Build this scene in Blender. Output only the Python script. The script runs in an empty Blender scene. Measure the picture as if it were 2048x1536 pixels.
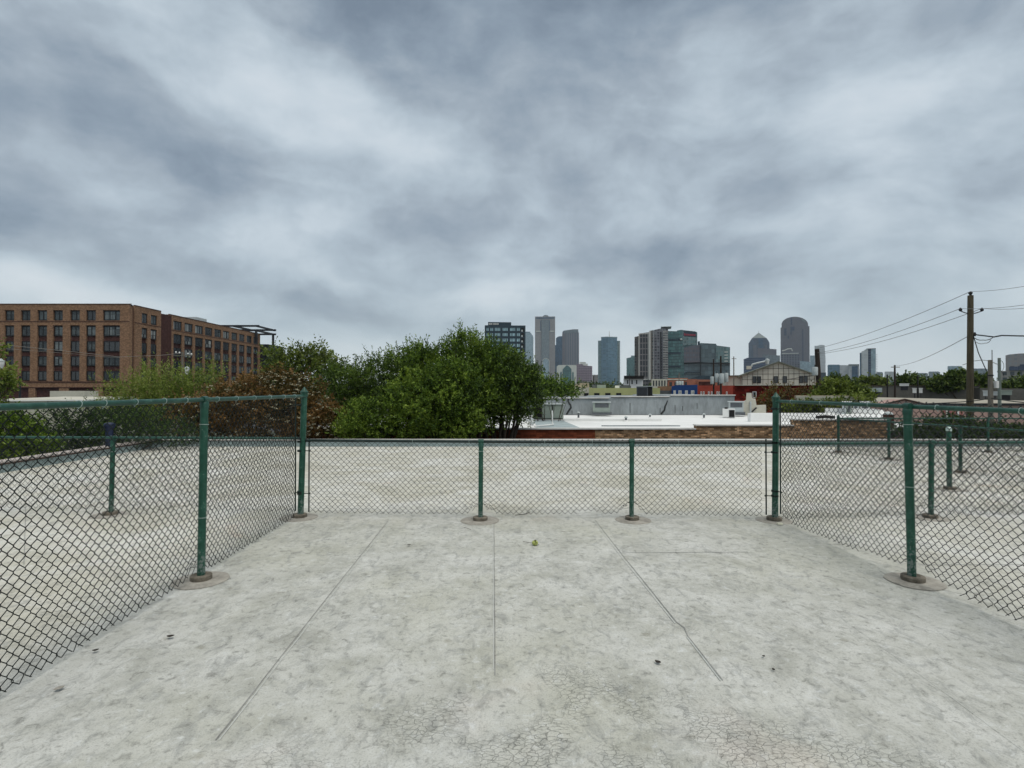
import bpy, math, random
import numpy as np
from mathutils import Vector, noise as mnoise

random.seed(7)
RNG = np.random.default_rng(11)
R = math.radians
scene = bpy.context.scene
COL = scene.collection

# ------------------------------------------------------------------ camera
F, CX, CY = 1100.0, 1024.0, 768.0
PITCH = math.atan(10 / F)
CAMZ = 1.6
cam_data = bpy.data.cameras.new('camera')
cam_data.sensor_width = 36.0
cam_data.lens = 36.0 * F / 2048.0
cam_data.clip_start = 0.05
cam_data.clip_end = 30000
cam = bpy.data.objects.new('camera', cam_data)
COL.objects.link(cam)
cam.location = (0, 0, CAMZ)
cam.rotation_euler = (R(90) + PITCH, 0, 0)
scene.camera = cam

# ------------------------------------------------------------------ world: overcast sky
world = bpy.data.worlds.new('World')
scene.world = world
world.use_nodes = True
SUN_EL, SUN_AZ = R(60), R(142)      # azimuth from +Y clockwise: behind and to the right


class NT:
    """small helper around a node tree"""
    def __init__(self, tree):
        self.t = tree
        self.n = tree.nodes
        self.l = tree.links

    def new(self, kind, **kw):
        nd = self.n.new(kind)
        for k, v in kw.items():
            setattr(nd, k, v)
        return nd

    def link(self, a, b):
        self.l.new(a, b)

    def put(self, sock, v):
        if isinstance(v, bpy.types.NodeSocket):
            self.l.new(v, sock)
        elif isinstance(v, (tuple, list)):
            v = tuple(v)
            sock.default_value = v + (1,) if (len(v) == 3 and sock.type == 'RGBA') else v
        else:
            sock.default_value = v

    def math(self, op, a, b=0.0, c=None, clamp=False):
        nd = self.new('ShaderNodeMath', operation=op, use_clamp=clamp)
        self.put(nd.inputs[0], a)
        self.put(nd.inputs[1], b)
        if c is not None:
            self.put(nd.inputs[2], c)
        return nd.outputs[0]

    def vmath(self, op, a, b=(0, 0, 0)):
        nd = self.new('ShaderNodeVectorMath', operation=op)
        self.put(nd.inputs[0], a)
        if op == 'SCALE':
            self.put(nd.inputs['Scale'], b)
        else:
            self.put(nd.inputs[1], b)
        return nd.outputs['Value'] if op in ('DOT_PRODUCT', 'LENGTH', 'DISTANCE') else nd.outputs[0]

    def mix(self, fac, a, b, blend='MIX'):
        nd = self.new('ShaderNodeMix', data_type='RGBA', blend_type=blend)
        self.put(nd.inputs[0], fac)
        self.put(nd.inputs[6], a)
        self.put(nd.inputs[7], b)
        return nd.outputs[2]

    def noise(self, vec, scale, detail=4, rough=.55, dist=0.0):
        nd = self.new('ShaderNodeTexNoise')
        self.put(nd.inputs['Vector'], vec)
        self.put(nd.inputs['Scale'], scale)
        self.put(nd.inputs['Detail'], detail)
        self.put(nd.inputs['Roughness'], rough)
        self.put(nd.inputs['Distortion'], dist)
        return nd.outputs['Fac'], nd.outputs['Color']

    def ramp(self, fac, stops, interp='LINEAR'):
        nd = self.new('ShaderNodeValToRGB')
        nd.color_ramp.interpolation = interp
        el = nd.color_ramp.elements
        while len(el) < len(stops):
            el.new(0.5)
        for e, (p, c) in zip(el, stops):
            e.position = p
            if isinstance(c, (int, float)):
                c = (c, c, c)
            e.color = tuple(c) + (1,)
        self.put(nd.inputs[0], fac)
        return nd.outputs[0]

    def smooth(self, x, a, b):
        nd = self.new('ShaderNodeMapRange', interpolation_type='SMOOTHSTEP')
        self.put(nd.inputs[0], x)
        nd.inputs[1].default_value = a
        nd.inputs[2].default_value = b
        return nd.outputs[0]

    def sep(self, v):
        nd = self.new('ShaderNodeSeparateXYZ')
        self.put(nd.inputs[0], v)
        return nd.outputs

    def comb(self, x, y, z):
        nd = self.new('ShaderNodeCombineXYZ')
        self.put(nd.inputs[0], x)
        self.put(nd.inputs[1], y)
        self.put(nd.inputs[2], z)
        return nd.outputs[0]


def s2l(*c):
    return tuple(((v / 255) / 12.92 if v <= 10 else ((v / 255 + .055) / 1.055) ** 2.4) for v in c)


def ray(px, py):
    x, y, z = (px - CX) / F, 1.0, (CY - py) / F
    c, s = math.cos(PITCH), math.sin(PITCH)
    return Vector((x, y * c - z * s, y * s + z * c))


def build_world():
    w = NT(world.node_tree)
    w.n.clear()
    out = w.new('ShaderNodeOutputWorld')
    bg = w.new('ShaderNodeBackground')
    sky = w.new('ShaderNodeTexSky', sky_type='NISHITA')
    sky.sun_disc = False
    sky.sun_elevation = SUN_EL
    sky.sun_rotation = SUN_AZ
    tc = w.new('ShaderNodeTexCoord')
    d = w.vmath('NORMALIZE', tc.outputs['Generated'])
    _, wc = w.noise(d, 2.6, 6, .5)
    warp = w.vmath('SCALE', w.vmath('SUBTRACT', wc, (.5, .5, .5)), .15)
    dw = w.vmath('ADD', d, warp)
    x, y, z = w.sep(dw)
    zc = w.math('MAXIMUM', z, 0.0)
    den = w.math('ADD', zc, .22)
    pl = w.comb(w.math('DIVIDE', x, den), w.math('DIVIDE', y, den), 3.1)
    n1, _ = w.noise(pl, .62, 8, .50, 0)
    n2, _ = w.noise(w.vmath('MULTIPLY', dw, (1, 1, 2.6)), 3.2, 9, .55, 0)
    n3, _ = w.noise(w.vmath('MULTIPLY', dw, (1, 1, 1.5)), 7.0, 9, .56, 0)
    val = w.math('ADD', w.math('MULTIPLY', n1, .36), w.math('ADD', w.math('MULTIPLY', n2, .38), w.math('MULTIPLY', n3, .28)))
    val = w.math('ADD', w.math('MULTIPLY', w.math('SUBTRACT', val, .5), 1.10), .512)
    # bright gaps and heavy banks of this day's cloud deck: centre, half-width, half-height, tilt, strength
    lobes = [(600, 150, 230, 62, 24, .085), (730, 205, 60, 28, 30, .04), (450, 85, 90, 34, 10, .03), (540, 480, 120, 34, 12, .085), (690, 425, 80, 24, -10, .07),
             (960, 568, 130, 22, 0, .10), (95, 560, 150, 26, 12, .10), (250, 600, 140, 18, 5, .05), (1200, 425, 110, 55, -15, .07), (1370, 410, 70, 40, 10, .05),
             (1500, 125, 220, 50, 8, .045), (1690, 180, 75, 50, 15, .055), (1800, 330, 150, 60, 0, .03), (1560, 470, 200, 30, 0, .03), (1620, 640, 400, 30, 0, .04),
             (480, 325, 260, 40, 6, -.05), (180, 410, 260, 60, 4, -.06), (560, 580, 240, 22, 4, -.045), (1280, 505, 130, 30, 8, -.085), (870, 395, 130, 36, -12, -.04),
             (1480, 300, 130, 44, 20, -.05), (1570, 375, 110, 26, -8, -.045), (1150, 80, 300, 70, 5, -.035), (90, 150, 220, 90, 0, -.02), (1800, 520, 220, 26, 0, -.03),
             (1980, 330, 120, 80, 0, -.03), (980, 300, 160, 50, -20, -.03), (1850, 60, 260, 60, 0, -.02), (1050, 640, 260, 20, 0, -.02)]
    for px, py, hw, hh, tilt, amp in lobes:
        v = ray(px, py).normalized()
        rt = Vector((v.y, -v.x, 0)).normalized()
        upv = rt.cross(v).normalized()
        a = -R(tilt)
        e1 = (rt * math.cos(a) + upv * math.sin(a)) * (F / hw) * 1.0
        e2 = (upv * math.cos(a) - rt * math.sin(a)) * (F / hh) * 1.0
        p1 = w.vmath('DOT_PRODUCT', dw, tuple(e1))
        p2 = w.vmath('DOT_PRODUCT', dw, tuple(e2))
        # the lobe's own centre is at 0 along both axes
        q = w.math('ADD', w.math('MULTIPLY', p1, p1), w.math('MULTIPLY', p2, p2))
        m = w.math('POWER', 2.718, w.math('MULTIPLY', q, -.55))
        m = w.math('MULTIPLY', m, w.math('GREATER_THAN', y, 0.0))
        val = w.math('ADD', val, w.math('MULTIPLY', m, amp))
    z0 = w.sep(d)[2]
    # brighter, flatter band low over the horizon
    low = w.math('SUBTRACT', 1.0, w.smooth(z0, .01, .20))
    val = w.math('ADD', w.math('MULTIPLY', w.math('SUBTRACT', val, .5), w.math('SUBTRACT', 1.0, w.math('MULTIPLY', low, .5))), .5)
    val = w.math('ADD', val, w.math('MULTIPLY', low, .205))
    z = z0
    cl = w.ramp(val, [(.36, s2l(122, 137, 153)), (.44, s2l(144, 159, 174)), (.50, s2l(164, 177, 189)),
                      (.56, s2l(183, 197, 208)), (.64, s2l(205, 217, 226)), (.78, s2l(228, 235, 241))])
    # low in the sky the cloud is less blue
    tint = w.mix(w.math('SUBTRACT', 1.0, w.smooth(z, .0, .30)), (1, 1, 1), (1.02, 1.03, 1.0))
    cl = w.mix(1.0, cl, tint, 'MULTIPLY')
    # an overcast sky is about three times as bright overhead as at the horizon
    ov = w.math('ADD', 1.0, w.math('MULTIPLY', w.smooth(z, .60, .98), 1.35))
    cl2 = w.vmath('SCALE', w.mix(w.smooth(z, .58, .9), cl, w.mix(1.0, cl, (1.20, 1.02, .84), 'MULTIPLY')), ov)
    skyc = w.vmath('SCALE', sky.outputs[0], .10)
    fin = w.mix(.93, skyc, cl2)
    w.link(fin, bg.inputs[0])
    bg.inputs[1].default_value = 1.0
    w.link(bg.outputs[0], out.inputs[0])


build_world()

sun_d = bpy.data.lights.new('sun', 'SUN')
sun_d.energy = 1.42
sun_d.angle = R(25)
sun_d.color = (1.0, .95, .87)
sun = bpy.data.objects.new('sun', sun_d)
COL.objects.link(sun)
sdir = Vector((math.sin(SUN_AZ) * math.cos(SUN_EL), math.cos(SUN_AZ) * math.cos(SUN_EL), math.sin(SUN_EL)))
sun.rotation_euler = sdir.to_track_quat('Z', 'Y').to_euler()
sun.location = (0, -20, 40)

scene.view_settings.view_transform = 'Standard'
scene.view_settings.look = 'None'
scene.view_settings.exposure = 0.0
scene.view_settings.gamma = 1.0
scene.render.engine = 'CYCLES'
scene.cycles.max_bounces = 6
scene.cycles.diffuse_bounces = 3
scene.cycles.transparent_max_bounces = 8
scene.cycles.volume_bounces = 0

GROUND = -5.0
OFF = {}


# ------------------------------------------------------------------ placement helpers
def Pt(px, py, D):
    v = ray(px, py)
    return Vector((0, 0, CAMZ)) + v * (D / v.y)


def G(px, py, z=0.0):
    v = ray(px, py)
    return Vector((0, 0, CAMZ)) + v * ((z - CAMZ) / v.z)


class Pl:
    """a vertical building front that stands at column c, D metres off, turned to the viewer by default"""
    def __init__(self, c, D, yaw=0.0):
        self.a = math.atan((c - CX) / F) + yaw
        self.O = Pt(c, 778, D)
        self.O.z = GROUND
        self.r = Vector((math.cos(self.a), -math.sin(self.a), 0))
        self.n = Vector((math.sin(self.a), math.cos(self.a), 0))

    def p(self, px, py, back=0.0):
        v = ray(px, py)
        o = self.O + self.n * back
        t = (o - Vector((0, 0, CAMZ))).dot(self.n) / v.dot(self.n)
        P = Vector((0, 0, CAMZ)) + v * t
        return ((P - self.O).dot(self.r), P.z - GROUND)

    def x(self, px, back=0.0):
        return self.p(px, 778, back)[0]

    def z(self, py, px=None, back=0.0):
        return self.p(px if px is not None else CX + F * math.tan(self.a), py, back)[1]

    def place(self, o):
        o.location = self.O
        o.rotation_euler = (0, 0, -self.a)


# ------------------------------------------------------------------ materials
def base_mat(name):
    m = bpy.data.materials.new(name)
    m.use_nodes = True
    t = NT(m.node_tree)
    bs = t.n['Principled BSDF']
    return m, t, bs


def mat(name, col, rough=.8, scale=2.0, amt=.15, bump=0.0, metal=0.0, spec=.35, streak=None, detail=6):
    m, t, bs = base_mat(name)
    tc = t.new('ShaderNodeTexCoord')
    v = tc.outputs['Object']
    if streak:
        mp = t.new('ShaderNodeMapping')
        mp.inputs['Scale'].default_value = streak
        t.link(v, mp.inputs[0])
        v = mp.outputs[0]
    f, _ = t.noise(v, scale, detail, .6)
    f2, _ = t.noise(v, scale * 7.3, 3, .6)
    ff = t.math('ADD', t.math('MULTIPLY', f, .7), t.math('MULTIPLY', f2, .3))
    lo = tuple(c * (1 - amt * 1.6) for c in col)
    hi = tuple(min(1, c * (1 + amt * 1.4)) for c in col)
    c = t.ramp(ff, [(.3, lo), (.5, col), (.7, hi)])
    t.link(c, bs.inputs['Base Color'])
    bs.inputs['Roughness'].default_value = rough
    bs.inputs['Metallic'].default_value = metal
    bs.inputs['Specular IOR Level'].default_value = spec
    if bump:
        b = t.new('ShaderNodeBump')
        b.inputs['Strength'].default_value = bump
        b.inputs['Distance'].default_value = .02
        t.link(f2, b.inputs['Height'])
        t.link(b.outputs[0], bs.inputs['Normal'])
    return m


def brick_mat(name, c1, c2, mortar, bw=.215, bh=.075, ms=.012, dirt=.35, contrast=1.0):
    m, t, bs = base_mat(name)
    tc = t.new('ShaderNodeTexCoord')
    x, y, z = t.sep(tc.outputs['Object'])
    v = t.comb(t.math('ADD', x, y), z, 0)
    br = t.new('ShaderNodeTexBrick')
    t.put(br.inputs['Vector'], v)
    br.inputs['Color1'].default_value = c1 + (1,)
    br.inputs['Color2'].default_value = c2 + (1,)
    br.inputs['Mortar'].default_value = mortar + (1,)
    br.inputs['Scale'].default_value = 1.0
    br.inputs['Mortar Size'].default_value = ms
    br.inputs['Brick Width'].default_value = bw
    br.inputs['Row Height'].default_value = bh
    # each brick has its own firing
    wn = t.new('ShaderNodeTexWhiteNoise', noise_dimensions='2D')
    row = t.math('FLOOR', t.math('DIVIDE', z, bh))
    colm = t.math('FLOOR', t.math('DIVIDE', t.math('ADD', t.math('ADD', x, y), t.math('MULTIPLY', t.math('MODULO', row, 2.0), bw / 2)), bw))
    t.put(wn.inputs['Vector'], t.comb(colm, row, 0))
    k = t.ramp(wn.outputs['Value'], [(0, .45 / contrast), (.45, .85), (.8, 1.15), (1, 1.75 * contrast)])
    c = t.mix(1.0, br.outputs['Color'], k, 'MULTIPLY')
    f, _ = t.noise(tc.outputs['Object'], 1.3, 5, .6)
    c = t.mix(t.math('MULTIPLY', t.smooth(f, .45, .75), dirt), c, t.mix(1.0, c, (.35, .33, .32), 'MULTIPLY'))
    t.link(c, bs.inputs['Base Color'])
    bs.inputs['Roughness'].default_value = .9
    bs.inputs['Specular IOR Level'].default_value = .15
    b = t.new('ShaderNodeBump')
    b.inputs['Strength'].default_value = .4
    b.inputs['Distance'].default_value = .01
    t.link(br.outputs['Fac'], b.inputs['Height'])
    b.invert = True
    t.link(b.outputs[0], bs.inputs['Normal'])
    return m


def facade(name, glass, frame, cw, fh, tw=.18, th=.25, rough=.25, var=.35, var2=None, metal=0.0):
    """curtain wall: panes cw x fh metres in a frame; every pane a little different"""
    m, t, bs = base_mat(name)
    tc = t.new('ShaderNodeTexCoord')
    x, y, z = t.sep(tc.outputs['Object'])
    u = t.math('DIVIDE', t.math('ADD', t.math('ADD', x, y), 500.0), cw)
    w = t.math('DIVIDE', z, fh)
    fu, fw = t.math('FRACT', u), t.math('FRACT', w)
    isf = t.math('MAXIMUM', t.math('LESS_THAN', fu, tw), t.math('LESS_THAN', fw, th))
    geo = t.new('ShaderNodeNewGeometry')
    up = t.math('GREATER_THAN', t.sep(geo.outputs['Normal'])[2], .5)
    isf = t.math('MAXIMUM', isf, up)
    wn = t.new('ShaderNodeTexWhiteNoise', noise_dimensions='2D')
    t.put(wn.inputs['Vector'], t.comb(t.math('FLOOR', u), t.math('FLOOR', w), 0))
    big, _ = t.noise(tc.outputs['Object'], .03, 3, .5)
    r = t.math('ADD', t.math('MULTIPLY', wn.outputs['Value'], .6), t.math('MULTIPLY', big, .4))
    lo = tuple(c * (1 - var) for c in glass)
    hi = var2 if var2 else tuple(min(1, c * (1 + var * 1.3)) for c in glass)
    g = t.ramp(r, [(.15, lo), (.5, glass), (.85, hi)])
    c = t.mix(isf, g, frame)
    t.link(c, bs.inputs['Base Color'])
    t.put(bs.inputs['Roughness'], t.math('ADD', t.math('MULTIPLY', isf, .8 - rough), rough))
    bs.inputs['Specular IOR Level'].default_value = .5
    bs.inputs['Metallic'].default_value = metal
    return m


def roof_deck_mat():
    m, t, bs = base_mat('roof_deck_coating')
    v = t.new('ShaderNodeNewGeometry').outputs['Position']
    x, y, z = t.sep(v)
    big, _ = t.noise(v, .45, 5, .6, .3)
    mid, _ = t.noise(v, 2.6, 8, .62, .5)
    fine, _ = t.noise(v, 17, 7, .7, .6)
    grit, _ = t.noise(v, 95, 5, .75)
    c = t.ramp(mid, [(.30, s2l(166, 166, 158)), (.46, s2l(187, 187, 180)), (.56, s2l(195, 195, 189)), (.72, s2l(209, 209, 204))])
    # yellowish grime in wide patches
    c = t.mix(t.math('MULTIPLY', t.smooth(big, .42, .66), .50), c, s2l(181, 180, 163))
    # weathered far deck: warmer and patchier
    far = t.smooth(t.math('ADD', y, t.math('MULTIPLY', big, 1.6)), 7.1, 8.6)
    lft = t.smooth(t.math('MULTIPLY', t.math('ADD', x, 0.0), -1.0), 2.7, 3.0)
    rgt = t.smooth(x, 3.3, 4.2)
    off = t.math('MAXIMUM', far, t.math('MAXIMUM', lft, t.math('MULTIPLY', rgt, .8)))
    pat, _ = t.noise(v, .8, 6, .65, .8)
    warm = t.ramp(pat, [(.30, s2l(182, 178, 162)), (.42, s2l(198, 194, 179)), (.50, s2l(207, 204, 193)), (.58, s2l(217, 215, 207)), (.70, s2l(228, 227, 223))])
    c = t.mix(t.math('MULTIPLY', off, .78), c, warm)
    rn, _ = t.noise(v, .62, 4, .6, 1.2)
    c = t.mix(t.math('MULTIPLY', t.math('MULTIPLY', t.smooth(rn, .60, .74), .45), off), c, s2l(196, 170, 148))
    # scuffs and small stains
    m3 = t.new('ShaderNodeMapping')
    m3.inputs['Scale'].default_value = (1, .55, 1)
    m3.inputs['Rotation'].default_value = (0, 0, .35)
    t.link(v, m3.inputs[0])
    sc, _ = t.noise(m3.outputs[0], 9, 9, .72, 1.1)
    c = t.mix(t.math('MULTIPLY', t.smooth(sc, .48, .66), .50), c, s2l(128, 130, 128))
    c = t.mix(t.math('MULTIPLY', t.smooth(fine, .52, .68), .62), c, s2l(120, 120, 114))
    c = t.mix(t.math('MULTIPLY', t.math('SUBTRACT', 1.0, t.smooth(fine, .30, .46)), .55), c, s2l(214, 216, 215))
    vs = t.new('ShaderNodeTexVoronoi', feature='F1')
    t.link(t.vmath('ADD', v, t.vmath('SCALE', t.noise(v, 12, 3, .6)[1], .05)), vs.inputs['Vector'])
    vs.inputs['Scale'].default_value = 3.2
    spot = t.math('SUBTRACT', 1.0, t.smooth(vs.outputs['Distance'], .05, .13))
    pick = t.math('GREATER_THAN', t.sep(vs.outputs['Color'])[0], .62)
    c = t.mix(t.math('MULTIPLY', t.math('MULTIPLY', spot, pick), .38), c, s2l(132, 128, 112))
    v2 = t.new('ShaderNodeTexVoronoi', feature='F1')
    t.link(t.vmath('ADD', t.vmath('MULTIPLY', v, (.55, 1, 1)), t.vmath('SCALE', t.noise(v, 30, 4, .7)[1], .03)), v2.inputs['Vector'])
    v2.inputs['Scale'].default_value = 11
    sp2 = t.math('SUBTRACT', 1.0, t.smooth(v2.outputs['Distance'], .06, .17))
    pk2 = t.math('GREATER_THAN', t.sep(v2.outputs['Color'])[1], .70)
    c = t.mix(t.math('MULTIPLY', t.math('MULTIPLY', sp2, pk2), t.math('MULTIPLY', t.smooth(mid, .38, .55), .55)), c, s2l(112, 114, 110))
    pk3 = t.math('LESS_THAN', t.sep(v2.outputs['Color'])[1], .16)
    c = t.mix(t.math('MULTIPLY', t.math('MULTIPLY', sp2, pk3), .45), c, s2l(222, 224, 222))
    # alligator cracks in the worn coating nearest the door
    vw = t.vmath('ADD', v, t.vmath('SCALE', t.noise(v, 6, 4, .6)[1], .10))
    vc = t.new('ShaderNodeTexVoronoi', feature='DISTANCE_TO_EDGE')
    t.link(t.vmath('MULTIPLY', vw, (.62, 1, 1)), vc.inputs['Vector'])
    vc.inputs['Scale'].default_value = 36
    crack = t.math('SUBTRACT', 1.0, t.smooth(vc.outputs['Distance'], .0, .055))
    pn, _ = t.noise(v, 1.9, 4, .55, .6)
    near = t.math('SUBTRACT', 1.0, t.smooth(t.math('ADD', y, t.math('MULTIPLY', t.math('ABSOLUTE', t.math('SUBTRACT', x, .25)), .55)), 2.95, 3.45))
    patch = t.math('MULTIPLY', near, t.math('ADD', t.smooth(pn, .42, .58), .08))
    c = t.mix(t.math('MULTIPLY', t.math('MULTIPLY', crack, patch), .36, clamp=True), c, s2l(104, 104, 99))
    c = t.mix(t.math('MULTIPLY', near, t.math('MULTIPLY', t.smooth(t.noise(v, 1.3, 3, .6)[0], .5, .7), .22)), c, s2l(205, 186, 172))
    c = t.mix(t.math('MULTIPLY', t.smooth(grit, .50, .66), .42), c, s2l(110, 110, 106))
    t.link(c, bs.inputs['Base Color'])
    bs.inputs['Roughness'].default_value = .88
    bs.inputs['Specular IOR Level'].default_value = .2
    b = t.new('ShaderNodeBump')
    b.inputs['Strength'].default_value = .7
    b.inputs['Distance'].default_value = .015
    h = t.math('ADD', t.math('MULTIPLY', sc, .7), t.math('ADD', t.math('MULTIPLY', mid, .6), t.math('MULTIPLY', t.math('MULTIPLY', crack, patch), -.5)))
    t.link(h, b.inputs['Height'])
    t.link(b.outputs[0], bs.inputs['Normal'])
    return m


def leaf_mat(name, cols, trans=.25, rough=.55):
    m, t, bs = base_mat(name)
    geo = t.new('ShaderNodeNewGeometry')
    tc = t.new('ShaderNodeTexCoord')
    f, _ = t.noise(tc.outputs['Object'], 1.1, 3, .6)
    k = t.math('ADD', t.math('MULTIPLY', geo.outputs['Random Per Island'], .50), t.math('MULTIPLY', t.smooth(f, .28, .72), .46))
    n = len(cols)
    c = t.ramp(k, [(.12 + .72 * i / (n - 1), cols[i]) for i in range(n)])
    t.link(c, bs.inputs['Base Color'])
    bs.inputs['Roughness'].default_value = rough
    bs.inputs['Specular IOR Level'].default_value = .25
    tr = t.new('ShaderNodeBsdfTranslucent')
    t.link(t.mix(1.0, c, (1.3, 1.4, .6), 'MULTIPLY'), tr.inputs[0])
    mx = t.new('ShaderNodeMixShader')
    mx.inputs[0].default_value = trans
    t.link(bs.outputs[0], mx.inputs[1])
    t.link(tr.outputs[0], mx.inputs[2])
    t.link(mx.outputs[0], t.n['Material Output'].inputs[0])
    return m


def post_mat(name, col, wear=.5):
    """green enamel, chalky in places, scraped through to the zinc low down"""
    m, t, bs = base_mat(name)
    tc = t.new('ShaderNodeTexCoord')
    v = tc.outputs['Object']
    z = t.sep(v)[2]
    f, _ = t.noise(v, 14, 5, .65)
    g, _ = t.noise(v, 60, 4, .7)
    c = t.mix(t.smooth(f, .4, .7), col, tuple(min(1, k * 1.5 + .012) for k in col))
    lowd = t.math('SUBTRACT', 1.0, t.smooth(z, .02, .45))
    th = t.math('ADD', t.math('MULTIPLY', g, .60), t.math('ADD', t.math('MULTIPLY', f, .38), t.math('MULTIPLY', lowd, .12)))
    sc = t.smooth(th, .575, .62)
    c = t.mix(t.math('MULTIPLY', sc, wear), c, (.26, .28, .27))
    t.link(c, bs.inputs['Base Color'])
    bs.inputs['Roughness'].default_value = .42
    bs.inputs['Specular IOR Level'].default_value = .45
    return m


M = {}
M['deck'] = roof_deck_mat()
M['green'] = post_mat('green_enamel', (.005, .056, .034))
M['green_rail'] = post_mat('green_enamel_rail', (.005, .050, .033), .22)
M['rail_dark'] = post_mat('dark_green_rail', (.002, .013, .011), .12)
M['wire'] = mat('dark_green_vinyl_wire', (.005, .010, .009), .45, 20, .2)
M['bar'] = mat('black_green_bar', (.008, .018, .015), .5, 20, .2)
M['tie'] = mat('aluminium_tie', (.42, .52, .48), .4, 30, .2, metal=.3)
M['collar'] = mat('weathered_collar', (.16, .14, .11), .9, 14, .5, .5)
M['pad'] = mat('flashing_pad', (.33, .31, .27), .9, 7, .32, .3)
M['seam'] = mat('seam_dark', (.27, .27, .255), .9, 8, .3)
M['seam_light'] = mat('seam_light', (.52, .53, .50), .9, 8, .1)
M['white_roof'] = mat('white_roof_membrane', (.78, .78, .765), .7, .7, .07)
M['white_roof2'] = mat('white_roof_curb', (.72, .72, .70), .7, 1.5, .07)
M['grey_patch'] = mat('grey_roof_membrane', (.34, .40, .41), .8, 2, .22)
M['coping'] = mat('metal_coping', (.55, .54, .51), .55, 2, .15)
M['coping_pink'] = mat('pinkish_coping', (.42, .37, .34), .7, 3, .15)
M['coping_edge'] = mat('brown_coping_edge', (.055, .03, .022), .7, 3, .25)
M['upstand'] = mat('teal_grey_upstand', (.25, .31, .31), .8, 2.5, .18)
M['concrete_wall'] = mat('stained_render', (.25, .275, .285), .9, 1.1, .30, .3, streak=(1, 1, .35))
M['crack'] = mat('crack_tar', (.03, .033, .033), .9, 4, .2)
M['red_brick'] = brick_mat('painted_red_brick', (.22, .060, .026), (.18, .046, .022), (.16, .046, .024), dirt=.45, contrast=.75)
M['tan_brick'] = brick_mat('tan_mixed_brick', (.44, .27, .145), (.31, .17, .085), (.24, .18, .12), bw=.145, bh=.052, ms=.009, contrast=1.2, dirt=.15)
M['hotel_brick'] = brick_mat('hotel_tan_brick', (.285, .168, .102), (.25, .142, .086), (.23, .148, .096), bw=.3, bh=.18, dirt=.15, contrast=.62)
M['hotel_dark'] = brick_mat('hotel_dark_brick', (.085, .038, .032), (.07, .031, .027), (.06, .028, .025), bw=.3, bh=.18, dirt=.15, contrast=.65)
M['hotel_pane'] = facade('hotel_pane', (.022, .032, .037), (.012, .013, .015), 1.3, 1.1, .05, .06, .25, .5, (.07, .085, .085))
M['hotel_pane2'] = facade('hotel_pane_blinds', (.06, .08, .085), (.02, .022, .024), .9, 1.1, .08, .06, .12, .6, (.16, .18, .18))
M['hotel_pane3'] = facade('hotel_pane_curtain', (.03, .035, .04), (.02, .022, .024), .55, 2.4, .1, .04, .2, .6, (.42, .44, .42))
M['black_frame'] = mat('black_frame', (.008, .008, .010), .5, 4, .2)
M['steel_dark'] = mat('dark_steel', (.014, .015, .018), .5, 3, .2)
M['dark_glass'] = mat('dark_glass', (.018, .022, .026), .12, 2, .2, spec=.6)
M['cream'] = mat('cream_render', (.52, .50, .42), .85, .8, .12)
M['yellow'] = mat('yellow_green_render', (.42, .43, .20), .85, .5, .12)
M['blue'] = mat('blue_paint', (.008, .045, .17), .7, .8, .25)
M['salmon'] = mat('salmon_brick', (.36, .14, .09), .85, .8, .2)
M['red_light'] = mat('faded_red_paint', (.33, .055, .035), .85, .6, .2)
M['red_dark'] = brick_mat('dark_red_brick', (.20, .020, .012), (.16, .017, .012), (.13, .02, .016), bw=.4, bh=.2, dirt=.5)
M['tile_wall'] = mat('pale_panel', (.47, .455, .40), .8, .6, .10)
M['brown_line'] = mat('panel_joint', (.045, .03, .02), .8, 3, .2)
M['shingle'] = mat('grey_shingle', (.13, .14, .115), .9, 1.5, .2)
M['galv'] = mat('galvanised', (.46, .50, .50), .5, 3, .12, metal=.1)
M['hvac'] = mat('hvac_grey_green', (.29, .34, .30), .6, 2, .10)
M['hvac_dark'] = mat('hvac_dark_grey', (.10, .11, .12), .6, 2, .2)
M['white_paint'] = mat('white_paint', (.72, .72, .70), .6, 2, .08)
M['black'] = mat('black_matt', (.008, .008, .008), .8, 4, .2)
M['brown_wood'] = mat('creosote_pole', (.072, .060, .038), .9, 3, .35, .4, streak=(6, 6, .5))
M['dark_wood'] = mat('dark_pole', (.032, .024, .019), .9, 3, .35, streak=(6, 6, .5))
M['grey_wood'] = mat('grey_pole', (.16, .145, .12), .9, 3, .35, .4, streak=(6, 6, .5))
M['metal_pole'] = mat('grey_green_metal_pole', (.15, .18, .16), .6, 3, .2)
M['cable'] = mat('black_cable', (.012, .013, .014), .6, 5, .1)
M['cable_pale'] = mat('pale_cable', (.24, .22, .2), .6, 5, .1)
M['cable_grey'] = mat('grey_cable', (.19, .195, .20), .6, 5, .1)
M['tan_roof'] = mat('tan_gravel_roof', (.36, .33, .27), .9, .25, .10)
M['grey_dark_wall'] = mat('weathered_dark_wall', (.10, .095, .085), .9, .4, .25)
M['pink_wall'] = mat('pinkish_wall', (.40, .27, .235), .85, .3, .12)
M['rose_wall'] = mat('rose_wall', (.36, .15, .14), .85, .3, .12)
M['asphalt'] = mat('asphalt', (.05, .05, .052), .9, .5, .2)
M['land'] = mat('land', (.075, .085, .055), .95, .02, .35)
M['bark'] = mat('bark', (.055, .042, .030), .95, 6, .35, .5)
M['navy'] = mat('navy_paint', (.010, .018, .050), .45, 4, .25)
M['pipe_cap'] = mat('pale_cap', (.30, .36, .42), .5, 4, .2)
M['tennis'] = mat('tennis_felt', (.36, .40, .12), .95, 60, .25, .3)
M['leaf_dead'] = mat('dead_leaf', (.035, .028, .022), .9, 20, .4)
M['paper'] = mat('pale_scrap', (.70, .68, .55), .8, 20, .15)
M['stone'] = mat('pale_stone', (.36, .31, .22), .9, 2.2, .45, .4)
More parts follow.
